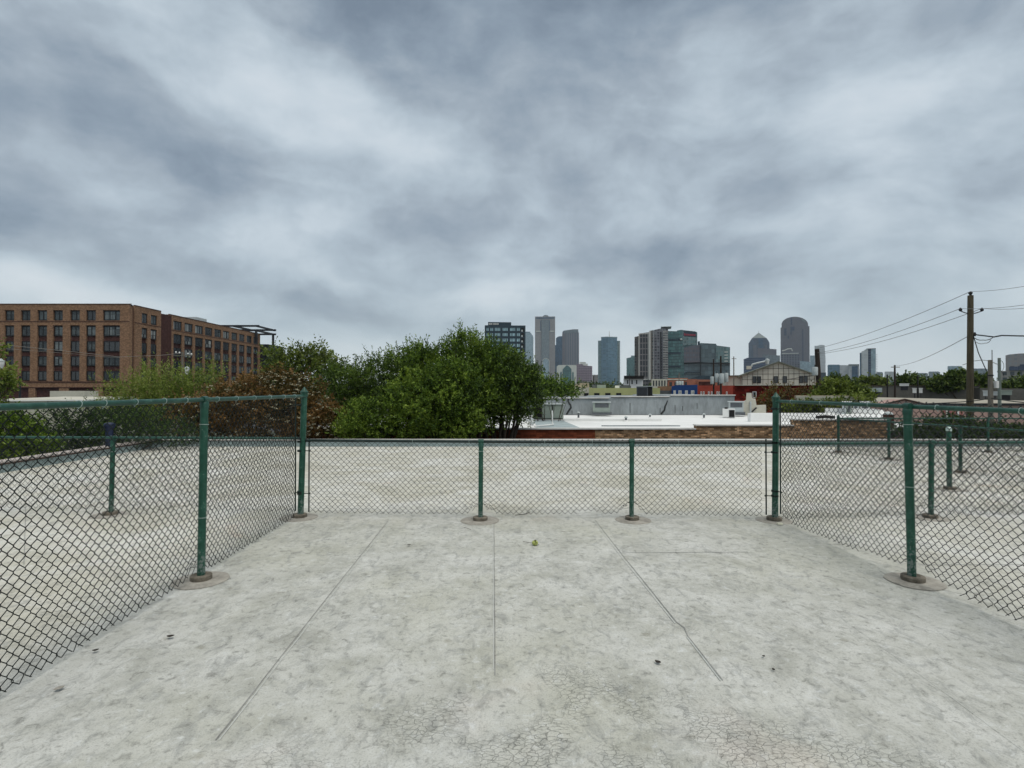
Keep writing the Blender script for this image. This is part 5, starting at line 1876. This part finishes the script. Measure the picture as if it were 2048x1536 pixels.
# dark office block: windows one by one
pl, o = tower(1010, 390, [(969.5, 650.5), (1051, 651)], 26, 'Foffice_dark', 'dark office block with rows of pale blue windows behind the central trees', 'office_block', 'office building', None)
addp(o, pl, [(976, 651), (1022.5, 651), (1022.5, 644), (976, 643.5)], 1.5, 18, 'Foffice_dark', 'penthouse')
cols = [(972.5, 978), (979.8, 987), (989, 1001), (1004.5, 1016), (1019.5, 1031), (1033.2, 1040)]
for r_ in range(8):
    y0 = 655.3 + r_ * 10.65
    for a, b in cols:
        window(o, pl.x(a), pl.x(b), pl.z(y0 + 7.0), pl.z(y0), y=-.12, fr='Foffice_dark', pane='Foffice', fw=.22, mull=1 if b - a < 8 else 3, d=.2)
    MB().box(pl.x(1042.5), pl.x(1048.5), -.05, -.002, pl.z(y0 + 8), pl.z(y0)).build('balcony_opening', M['black'], o)
    MB().box(pl.x(1042.6), pl.x(1045.5), -.5, -.06, pl.z(y0 + 8), pl.z(y0 + 4.4)).build('balcony', M['galv'], o)
# illegible pale sign letters on its penthouse
xx = 977.5
for wch, hch in ((1.6, 3), (1.4, 3), (1.7, 3), (.9, 3), (0, 0), (1.6, 3), (1.3, 3), (1.5, 3), (.8, 3), (1.4, 3), (1.5, 3)):
    if wch:
        MB().box(pl.x(xx), pl.x(xx + wch), 1.25, 1.48, pl.z(649), pl.z(646)).build('sign_letter', M['coping'], o)
    xx += max(wch, .9) + .5

pl, o = tower(1060, 2300, [(1040, 664), (1060, 664.2), (1062, 667), (1063, 667), (1064, 670), (1065.2, 670), (1066.8, 674.5)], 50, 'Fpale_blue', 'pale blue glass tower with a stepped right shoulder behind the dark office block')
MB().box(pl.x(1040), pl.x(1060.5), -1, 2, pl.z(664.3), pl.z(663.4)).build('roof_cap', M['Fsteel_blue'], o)
# arch-topped granite tower
pl, o = tower(1090, 1650, [(1070, 633), (1110.3, 633)], 45, 'Fgranite', 'tall grey granite tower with a small arched crown and an arched window at its foot')
arc = [(1085.2, 633)] + [(1091.5 + 6 * math.cos(math.pi - math.pi * k / 8), 633 - 3.2 * math.sin(math.pi * k / 8)) for k in range(9)] + [(1097.8, 633)]
MB().prism([pl.p(*q) for q in reversed(arc)], 3, 40).build('crown_arch', M['Fgranite_mid'], o)
MB().box(pl.x(1072), pl.x(1109), -.8, -.05, pl.z(637), pl.z(635)).build('crown_band', M['Fnavy'], o)
MB().box(pl.x(1083), pl.x(1098.5), -2.5, -.05, 0, pl.z(639.5)).build('central_bay', M['Fgranite_mid'], o)
for a, b in ((1072, 1081.5), (1099.5, 1109)):
    MB().box(pl.x(a), pl.x(b), -1.6, -.06, pl.z(663.5), pl.z(661.6)).build('ledge', M['Fledge'], o)
    MB().box(pl.x(b if a < 1090 else a) - 1, pl.x(b if a < 1090 else a) + .6, -.6, -.06, pl.z(661.5), pl.z(641)).build('notch', M['Fnavy'], o)
arc = [(1085.5, 760), (1097.5, 760)] + [(1091.5 + 6 * math.cos(math.pi * k / 8), 724 - 6 * math.sin(math.pi * k / 8)) for k in range(9)]
MB().prism([pl.p(*q) for q in arc], -4, -2.55).build('arched_window', M['Fpale_blue'], o)
tw_arc = [(1091.5 + 7 * math.cos(math.pi * k / 10), 724 - 7 * math.sin(math.pi * k / 10)) for k in range(11)]
MB().tube([(pl.p(*q)[0], -4.2, pl.p(*q)[1]) for q in [(1098.5, 760)] + tw_arc + [(1084.5, 760)]], .8, 6).build('arch_frame', M['Fledge'], o)
# navy glass tower and striped tower
tower(1120, 1900, [(1110, 690), (1112, 690), (1112, 677), (1114.5, 674), (1119, 672.5), (1127, 672)], 45, 'Fnavy', 'narrow navy glass tower squeezed between the granite and the striped tower')
pl, o = tower(1141, 1800, [(1124.5, 666), (1125.3, 663.2), (1128, 661.2), (1145, 658.6), (1156.5, 658.4), (1157, 665), (1158, 665.5)], 48, 'Fstripe', 'broad grey tower with vertical stripes and a slanting roofline')
MB().prism([pl.p(*q) for q in [(1129, 667), (1156.5, 665), (1156.3, 659), (1145, 659.2), (1128.5, 661.8)]], -1.2, -.05).build('crown_panel', M['Fgranite_mid'], o)
MB().box(pl.x(1124.5), pl.x(1130), -.8, -.05, 0, pl.z(668)).build('pale_edge', M['Fledge'], o).active_material = M['Fgreyplain']
# pointed-arch building
pl, o = tower(1132, 1150, [(1113.5, 733), (1117, 730), (1151, 730), (1153, 731)], 40, 'Fledge', 'pale building with a pointed dark glass arch, left of the pinkish block', 'office_block', 'office building', None)
addp(o, pl, [(1125.3, 778), (1142.8, 778), (1142.8, 738), (1138, 733), (1134, 730.3), (1130.5, 733), (1125.3, 738.5)], -1.5, -.05, 'Fteal', 'glass_arch')
for a, b in ((1120.5, 1123.5), (1144.7, 1147.3)):
    addp(o, pl, [(a, 778), (b, 778), (b, 745), ((a + b) / 2, 743), (a, 745)], -1.0, -.05, 'Fteal', 'side_glass')
pl, o = tower(1168, 1250, [(1152.5, 728), (1165, 728.3), (1166, 731), (1184.5, 732.2)], 40, 'Fpinkgrid', 'pinkish block with a fine square window grid', 'office_block', 'office building', None)
addp(o, pl, [(1159, 728.5), (1175.5, 732), (1175.5, 727), (1172, 727), (1171.5, 723.7), (1159, 723.7)], 4, 30, 'Fledge', 'roof_house')
tower(1190, 1300, [(1184.8, 749.5), (1196, 749.5)], 40, 'Fbeige', 'small drab block between the pinkish block and the blue glass tower', 'office_block', 'office building', None)
# blue glass tower with antenna: two faces meeting at an edge
D_ = 1500
pl = Pl(1219, D_)
o = pl_thing(pl, 'skyscraper', 'blue glass tower with a thin rooftop antenna standing apart in the middle', 'skyscraper', 'towers of the skyline')
x0, x1, xm, xa, xb = pl.x(1202.5), pl.x(1234.5), pl.x(1215.5), pl.x(1196), pl.x(1240.5)
MB().vprism([(x0, 6), (xm, 0), (x1, 12), (x1, 45), (x0, 45)], 0, pl.z(675.5)).build('shaft', M['Fsteel_blue'], o)
MB().vprism([(xa, 10), (x0 - .1, 7), (x0 - .1, 45), (xa, 45)], 0, pl.z(680.3)).build('side_wing', M['Fsteel_blue2'], o)
MB().vprism([(x1 + .1, 13), (xb, 16), (xb, 45), (x1 + .1, 45)], 0, pl.z(681)).build('side_wing', M['Fsteel_blue2'], o)
MB().vprism([(x0 - .4, 5.5), (xm, -.6), (x1 + .4, 11.6), (x1 + .4, 45.2), (x0 - .4, 45.2)], pl.z(675.5) + .1, pl.z(673.3)).build('crown', M['Fblue_roof'], o)
MB().tube([(pl.x(1219), 20, pl.z(674)), (pl.x(1219), 20, pl.z(661))], [1.2, .5], 6).build('antenna', M['coping'], o)
MB().lathe((pl.x(1212.5), 20), [(3, pl.z(674)), (3, pl.z(672.5)), (1, pl.z(671.6))], 8).build('roof_drum', M['galv'], o)
MB().box(pl.x(1238), pl.x(1238.9), 12, 14, 0, pl.z(684)).build('pale_fin', M['Fledge'], o)
# teal block left of the residential tower
pl, o = tower(1262, 1400, [(1253, 716.5), (1262, 714.3), (1270, 714.3)], 40, 'Fteal', 'small teal glass block left of the residential tower', 'office_block', 'office building', None)
addp(o, pl, [(1262, 714.3), (1272, 714.3), (1272, 711), (1262, 711)], 3, 30, 'Fteal_l', 'roof_house')
# residential tower complex
pl, o = tower(1305, 620, [(1269, 674), (1277.5, 672)], 20, 'Fresi', 'brown and grey residential tower with a white framed window grid', 'apartment_tower', 'apartment building', None)
addp(o, pl, [(1277.5, 790), (1298, 790), (1298, 665.5), (1277.5, 668)], -6, 20, 'Fresi_grid', 'grid_bay')
fr_ = MB()
for a, b, y0_, y1_ in ((1277.6, 1279.2, 760, 668.5), (1295.8, 1297.9, 758, 666)):
    fr_.box(pl.x(a), pl.x(b), -7, -6.02, pl.z(y0_), pl.z(y1_))
fr_.box(pl.x(1277.6), pl.x(1299), -7.2, -7.01, pl.z(759.5), pl.z(757.5))
fr_.box(pl.x(1277.6), pl.x(1299), -7.2, -7.01, pl.z(669), pl.z(667.5))
fr_.build('white_frame', M['coping'], o)
addp(o, pl, [(1298.3, 790), (1307, 790), (1307, 661.5), (1298.3, 663.3)], -8, 20, 'Fresi', 'corner_bay')
MB().box(pl.x(1298.4), pl.x(1301.4), -9, -8.02, pl.z(760), pl.z(663.5)).build('pale_fin', M['coping'], o)
addp(o, pl, [(1307.3, 790), (1336, 790), (1336, 659), (1324, 657.8), (1307.3, 661.3)], -6.5, 20, 'Fresi_bal', 'balcony_front')
for k in range(29):
    y0 = 664 + k * 3.35
    MB().box(pl.x(1326), pl.x(1335.5), -8.0, -6.52, pl.z(y0 + .9), pl.z(y0)).build('balcony', M['coping'], o)
MB().box(pl.x(1320.5), pl.x(1323), -6.9, -6.52, 0, pl.z(665)).build('dark_slot', M['black'], o)
MB().box(pl.x(1322), pl.x(1343), -7.2, 18, pl.z(660.2) + 2.6, pl.z(657)  + 1.2).build('roof_slab', M['galv'], o)
# teal glass tower with the red sign
pl, o = tower(1366, 660, [(1335.5, 662), (1354, 662.5), (1354, 661), (1361, 659.7), (1366, 659.7), (1366, 660)], 24, 'Fteal', 'teal glass tower with a red sign panel at its top right', 'office_block', 'office building', None)
addp(o, pl, [(1366.2, 790), (1394.5, 790), (1394.5, 664.5), (1390, 662.5), (1366.2, 660)], 1, 24, 'Fteal', 'right_wing')
addp(o, pl, [(1366.5, 690), (1393.5, 690), (1393.5, 674.5), (1366.5, 672.5)], .2, .98, 'Fteal_l', 'pale_glass')
addp(o, pl, [(1366.5, 672.3), (1393.5, 674.3), (1392, 663.5), (1366.5, 661)], .35, .98, 'Foffice_dark', 'sign_board')
xx = 1368.5
for k, wch in enumerate((2.4, 1.7, 1.6, 1.9, 1.2, 1.8, 1.7, 1.9, 1.5, 2.1)):
    MB().box(pl.x(xx), pl.x(xx + wch), .05, .33, pl.z(671.2 + k * .15), pl.z(667.6 + k * .15 - (1.2 if k == 0 else 0))).build('sign_letter', M['Fredsign'], o)
    xx += wch + .55
for y0 in (676.5, 704, 731):
    MB().box(pl.x(1336), pl.x(1362), -.5, -.02, pl.z(y0 + 3.6), pl.z(y0)).build('plant_floor', M['Foffice_dark'], o)
MB().lathe((pl.x(1362.5), -1), [(.4, pl.z(681)), (1.3, pl.z(680)), (1.3, pl.z(678)), (.4, pl.z(677))], 10).build('round_emblem', M['Fledge'], o)
# wide glass office, folded front
pl, o = tower(1414, 520, [(1368, 694.5), (1385, 691), (1400, 689.8), (1400, 686.6), (1402, 686), (1432, 687.5), (1433.5, 691), (1460, 694.3)], 26, 'Fteal_g', 'wide grey-green glass office with a folded front and a deep horizontal slot', 'office_block', 'office building', None)
addp(o, pl, [(1368.2, 725.5), (1400, 724.5), (1400, 690.2), (1385, 691.5), (1368.2, 695)], -3, -.05, 'Fdome', 'mauve_glass')
addp(o, pl, [(1432, 724), (1459.8, 726), (1459.8, 695), (1432, 691.5)], -1, -.05, 'Fteal_l', 'right_glass')
MB().prism([pl.p(*q) for q in [(1368, 728), (1401, 726.5), (1460, 729), (1460, 726.8), (1401, 724.8), (1368, 725.8)]], -2.5, -.06).build('slot', M['black'], o)
MB().box(pl.x(1400.4), pl.x(1401.8), -3.4, -.05, 0, pl.z(691)).build('mullion', M['black'], o)
addp(o, pl, [(1368, 748), (1375, 745), (1400, 745.5), (1400, 743.8), (1375, 743.4), (1368, 746)], -2.2, -.06, 'Foffice_dark', 'lower_slot')
MB().box(pl.x(1395.5), pl.x(1400), 4, 10, pl.z(692), pl.z(681.5)).build('roof_stack', M['Foffice_dark'], o)
for k in range(4):
    MB().box(pl.x(1449), pl.x(1456), -1.3, -1.02, pl.z(706 + k * 6), pl.z(704 + k * 6)).build('pale_pane', M['ledge_w'] if 'ledge_w' in M else M['Fledge'], o)  # pale strips stacked on the right-hand glass
tower(1410, 480, [(1382, 757), (1400, 751), (1432, 751.5), (1470, 756)], 22, 'Foffice_dark', 'low dark roofline at the foot of the wide glass office', 'office_block', 'office building', None)
# pyramid tower
pl, o = tower(1517, 1900, [(1497, 687.2), (1501.5, 680), (1504, 676), (1533, 676), (1536.5, 681), (1539, 685.5)], 50, 'Fpyr', 'blue-grey tower with rounded shoulders and a pyramid roof')
p_ = [pl.p(1504, 676.1), pl.p(1533, 676.1)]
ap = pl.p(1517.3, 664)
mb = MB()
mb.v = [(p_[0][0], 1, p_[0][1]), (p_[1][0], 1, p_[1][1]), (p_[1][0], 46, p_[1][1]), (p_[0][0], 46, p_[0][1]), (ap[0], 22, ap[1])]
mb.f = [(0, 1, 4), (1, 2, 4), (2, 3, 4), (3, 0, 4), (3, 2, 1, 0)]
mb.build('pyramid_roof', M['Fpyramid_roof'], o)
MB().tube([(ap[0], 22, ap[1] - 1), (ap[0], 22, pl.z(660.5))], .6, 5).build('spire', M['galv'], o)
MB().box(pl.x(1517.5), pl.x(1526.5), -2, -.05, 0, pl.z(677.5)).build('centre_bay', M['Fnavy'], o)
for a, b in ((1507, 1514), (1530, 1534)):
    MB().box(pl.x(a), pl.x(b), -1.5, -.05, 0, pl.z(690)).build('side_bay', M['Fdome2'], o)
tower(1540, 1500, [(1515, 698), (1517, 696), (1553, 698.5)], 40, 'Fgreyplain', 'plain grey block in front of the pyramid-roofed tower', 'office_block', 'office building', None)
tower(1545, 1350, [(1525, 708.5), (1560, 711)], 40, 'Fgranite_mid', 'grey banded block between the pyramid tower and the barrel-vaulted one', 'office_block', 'office building', None)
tower(1508, 1300, [(1487.3, 718.5), (1495, 715.5), (1531, 714.5)], 40, 'Fnavyband', 'dark navy banded block rising just behind the gabled house', 'office_block', 'office building', None)
# barrel vault tower
vault = [(1563.2, 652)] + [(1589.6 + 26.6 * math.cos(math.pi - math.pi * k / 16), 649 - 15.6 * math.sin(math.pi * k / 16)) for k in range(17)] + [(1616.2, 652)]
pl, o = tower(1590, 1750, [(1561, 655.5), (1563.2, 654.5)] + vault + [(1618.8, 652.5), (1619, 653)], 55, 'Fdome', 'broad grey tower with a barrel-vaulted roof, tallest of the right-hand group')
MB().box(pl.x(1582.3), pl.x(1585), -1.2, -.05, pl.z(649.5), pl.z(634.6)).build('vault_slot', M['Fnavyband'], o)
for a, b, t, bo in ((1569, 1573.5, 656, 670), (1581.5, 1583.8, 653.5, 669), (1583.9, 1589.6, 653.5, 661), (1576, 1578.4, 671, 677), (1605, 1607, 659, 760)):
    MB().box(pl.x(a), pl.x(b), -1.2, -.05, pl.z(bo), pl.z(t)).build('dark_slot', M['Fnavyband'], o)
mb = MB()
seg = [(1600, 635.5), (1605.5, 638.2), (1610, 641.6), (1612.5, 645.5), (1605, 641.2)]
mb.prism([pl.p(*q) for q in reversed(seg)], -1.0, -.05)
mb.build('vault_glass', M['Fpyramid_roof'], o)
pl, o = tower(1582, 1250, [(1561, 708.5), (1563, 706.5), (1600, 706)], 35, 'Fdome2', 'gridded grey block in front of the barrel-vaulted tower', 'office_block', 'office building', None)
MB().tube([(pl.x(1564.5), -1, pl.z(701.5)), (pl.x(1571), -1, pl.z(700)), (pl.x(1575), -1, pl.z(698)), (pl.x(1583), -1, pl.z(697.5)), (pl.x(1585), -1, pl.z(702))], 1.0, 6).build('roof_ornament', M['Fledge'], o)
MB().box(pl.x(1564), pl.x(1598), -.8, -.05, pl.z(707.5), pl.z(706.2)).build('cornice', M['Fledge'], o)
tower(1612, 1200, [(1600, 722), (1620, 724)], 35, 'Fpale_blue', 'pale low block right of the gridded grey one', 'office_block', 'office building', None)
# towers to the right
tower(1626, 1600, [(1620, 711), (1630, 711), (1631, 714), (1634, 714)], 30, 'Fpale_blue', 'slim pale blue tower left of the white notched tower')
pl, o = tower(1640, 1500, [(1629, 691.5), (1634, 691.8), (1640, 689.8), (1649, 690), (1651, 716)], 35, 'Fwhitepanel', 'slim white notched tower behind the leaning pole')
tower(1645, 1100, [(1634, 745), (1652, 745)], 30, 'Foffice_dark', 'low dark box at the foot of the white notched tower', 'office_block', 'office building', None)
pl, o = tower(1675, 1000, [(1655, 731), (1657, 729.3), (1679, 729.3), (1680, 732), (1684.5, 732)], 35, 'Fsteel_blue', 'dark blue-green glass office with level bands, left of the white-edged one', 'office_block', 'office building', None)
pl, o = tower(1696, 990, [(1679.5, 730), (1697, 730.5), (1697.2, 733), (1704, 734)], 34, 'Fwhitepanel', 'pale blue-white office wing between two dark glass ones', 'office_block', 'office building', None)
pl, o = tower(1710, 960, [(1697, 728.3), (1718.5, 728.5), (1719, 738)], 30, 'Fwhitepanel', 'glass office with a deep blue front and white edges', 'office_block', 'office building', None)
MB().box(pl.x(1704), pl.x(1716), -1, -.05, 0, pl.z(732.5)).build('blue_glass', M['Fnavy'], o)
MB().box(pl.x(1697), pl.x(1718.4), -1, -.05, pl.z(731), pl.z(728.5)).build('roof_band', M['Fpyramid_roof'], o)
# slab tower with balconies
pl, o = tower(1737, 900, [(1719.5, 705.5), (1723, 705.5)], 26, 'Fnavy', 'white slab tower with dark slot and comb of balconies on its right edge')
addp(o, pl, [(1723, 778), (1736, 778), (1736, 697.5), (1729, 699.6), (1728.5, 701.5), (1724, 702.5), (1723, 703)], -1, 26, 'Fwhitepanel', 'left_slab')
addp(o, pl, [(1736, 778), (1742, 778), (1742, 698), (1736, 698)], .5, 26, 'Fnavyband', 'dark_slot')
addp(o, pl, [(1742, 778), (1751.5, 778), (1751.5, 698), (1742, 698)], -1, 26, 'Fpale_blue', 'right_slab')
MB().box(pl.x(1733.5), pl.x(1752.2), -1.6, 26, pl.z(698), pl.z(697)).build('roof_slab', M['Fpyramid_roof'], o)
for k in range(13):
    y0 = 709 + k * 3.4
    MB().box(pl.x(1751.5) + .05, pl.x(1755), 0, 6, pl.z(y0 + .7), pl.z(y0)).build('balcony', M['galv'], o)
FB = 'low blocks on the horizon'
for a, b, y, D, m_, lab in ((1752, 1766, 744, 1500, 'Ffar', 'faint grey block touching the slab tower on its right'), (1769, 1792, 743, 700, 'Fwhitepanel', 'pale block with an arched dark doorway behind the distant crossarm pole'),
                            (1795, 1823, 750, 1700, 'Ffar', 'faint low block left of the two grey mid-rise ones'), (1823, 1856, 746, 1650, 'Ffar', 'mid grey block left of the broad dark green tree'),
                            (1857, 1880, 743, 1900, 'Ffar', 'rounded faint block just left of the broad dark green tree'), (1895, 1925, 732, 900, 'Fpale_blue', 'pale green glass block above the broad dark green tree'),
                            (1935, 1975, 737, 1100, 'Ffar', 'faint block between the tall pole and the short grey pole'), (1118, 1150, 765, 700, 'Ffar', 'low drab block under the pointed glass arch'),
                            (1462, 1490, 768, 600, 'Ffar', 'low block glimpsed between the glass office and the gabled house'), (1040, 1070, 728, 900, 'Ffar', 'grey flat block at the left foot of the granite tower')):
    pl, o = tower((a + b) / 2, D, [(a, y + 1), (a + 2, y), (b - 3, y), (b, y + 1.2)], 30, m_, lab, 'office_block', 'office building', FB)
pl, o = tower(1045, 480, [(1030, 729), (1057, 730)], 20, 'pink_wall', 'pink and cream building with three small dark vents beside the trees', 'low_building', 'building', None)
for k in range(3):
    MB().box(pl.x(1034.5 + 5 * k), pl.x(1037.5 + 5 * k), -.3, -.02, pl.z(734.5), pl.z(731.8)).build('vent', M['black'], o)
MB().box(pl.x(1030), pl.x(1057), -.8, -.32, pl.z(729.5), pl.z(728)).build('parapet', M['cream'], o)
# right edge apartments
pl, o = tower(2035, 520, [(2011, 711), (2018, 709), (2024, 708.5), (2038, 707), (2090, 706)], 24, 'Fgranite', 'grey gridded office block cut by the right edge of the picture', 'office_block', 'office building', None)
pl, o = tower(2030, 330, [(2001, 742), (2017, 741.5), (2018, 732), (2038, 731), (2039, 728), (2090, 728)], 20, 'Fbeige', 'stepped beige apartment block with dark top storeys at the right edge', 'apartment_block', 'apartment building', None)
MB().prism([pl.p(*q) for q in [(2018.5, 741), (2090, 741), (2090, 728.5), (2040, 728.5), (2039, 733), (2018.5, 733.5)]], -1, -.05).build('dark_storeys', M['Fnavyband'], o)
pl, o = tower(1765, 640, [(1745, 762), (1800, 763)], 24, 'Fteal_l', 'very low teal roofline left of the distant crossarm pole', 'office_block', 'office building', FB)

# ------------------------------------------------------------------ thin haze in the air
hz = MB().box(-4200, 4200, -350, 4300, GROUND - 1.0, 420)
hm = bpy.data.materials.new('haze')
hm.use_nodes = True
ht = hm.node_tree
ht.nodes.clear()
ho_ = ht.nodes.new('ShaderNodeOutputMaterial')
pv = ht.nodes.new('ShaderNodeVolumePrincipled')
pv.inputs['Color'].default_value = (.80, .90, 1.0, 1)
pv.inputs['Density'].default_value = .00008
pv.inputs['Anisotropy'].default_value = .2
ht.links.new(pv.outputs[0], ho_.inputs['Volume'])
tag(hz.build('haze', hm), kind='stuff')
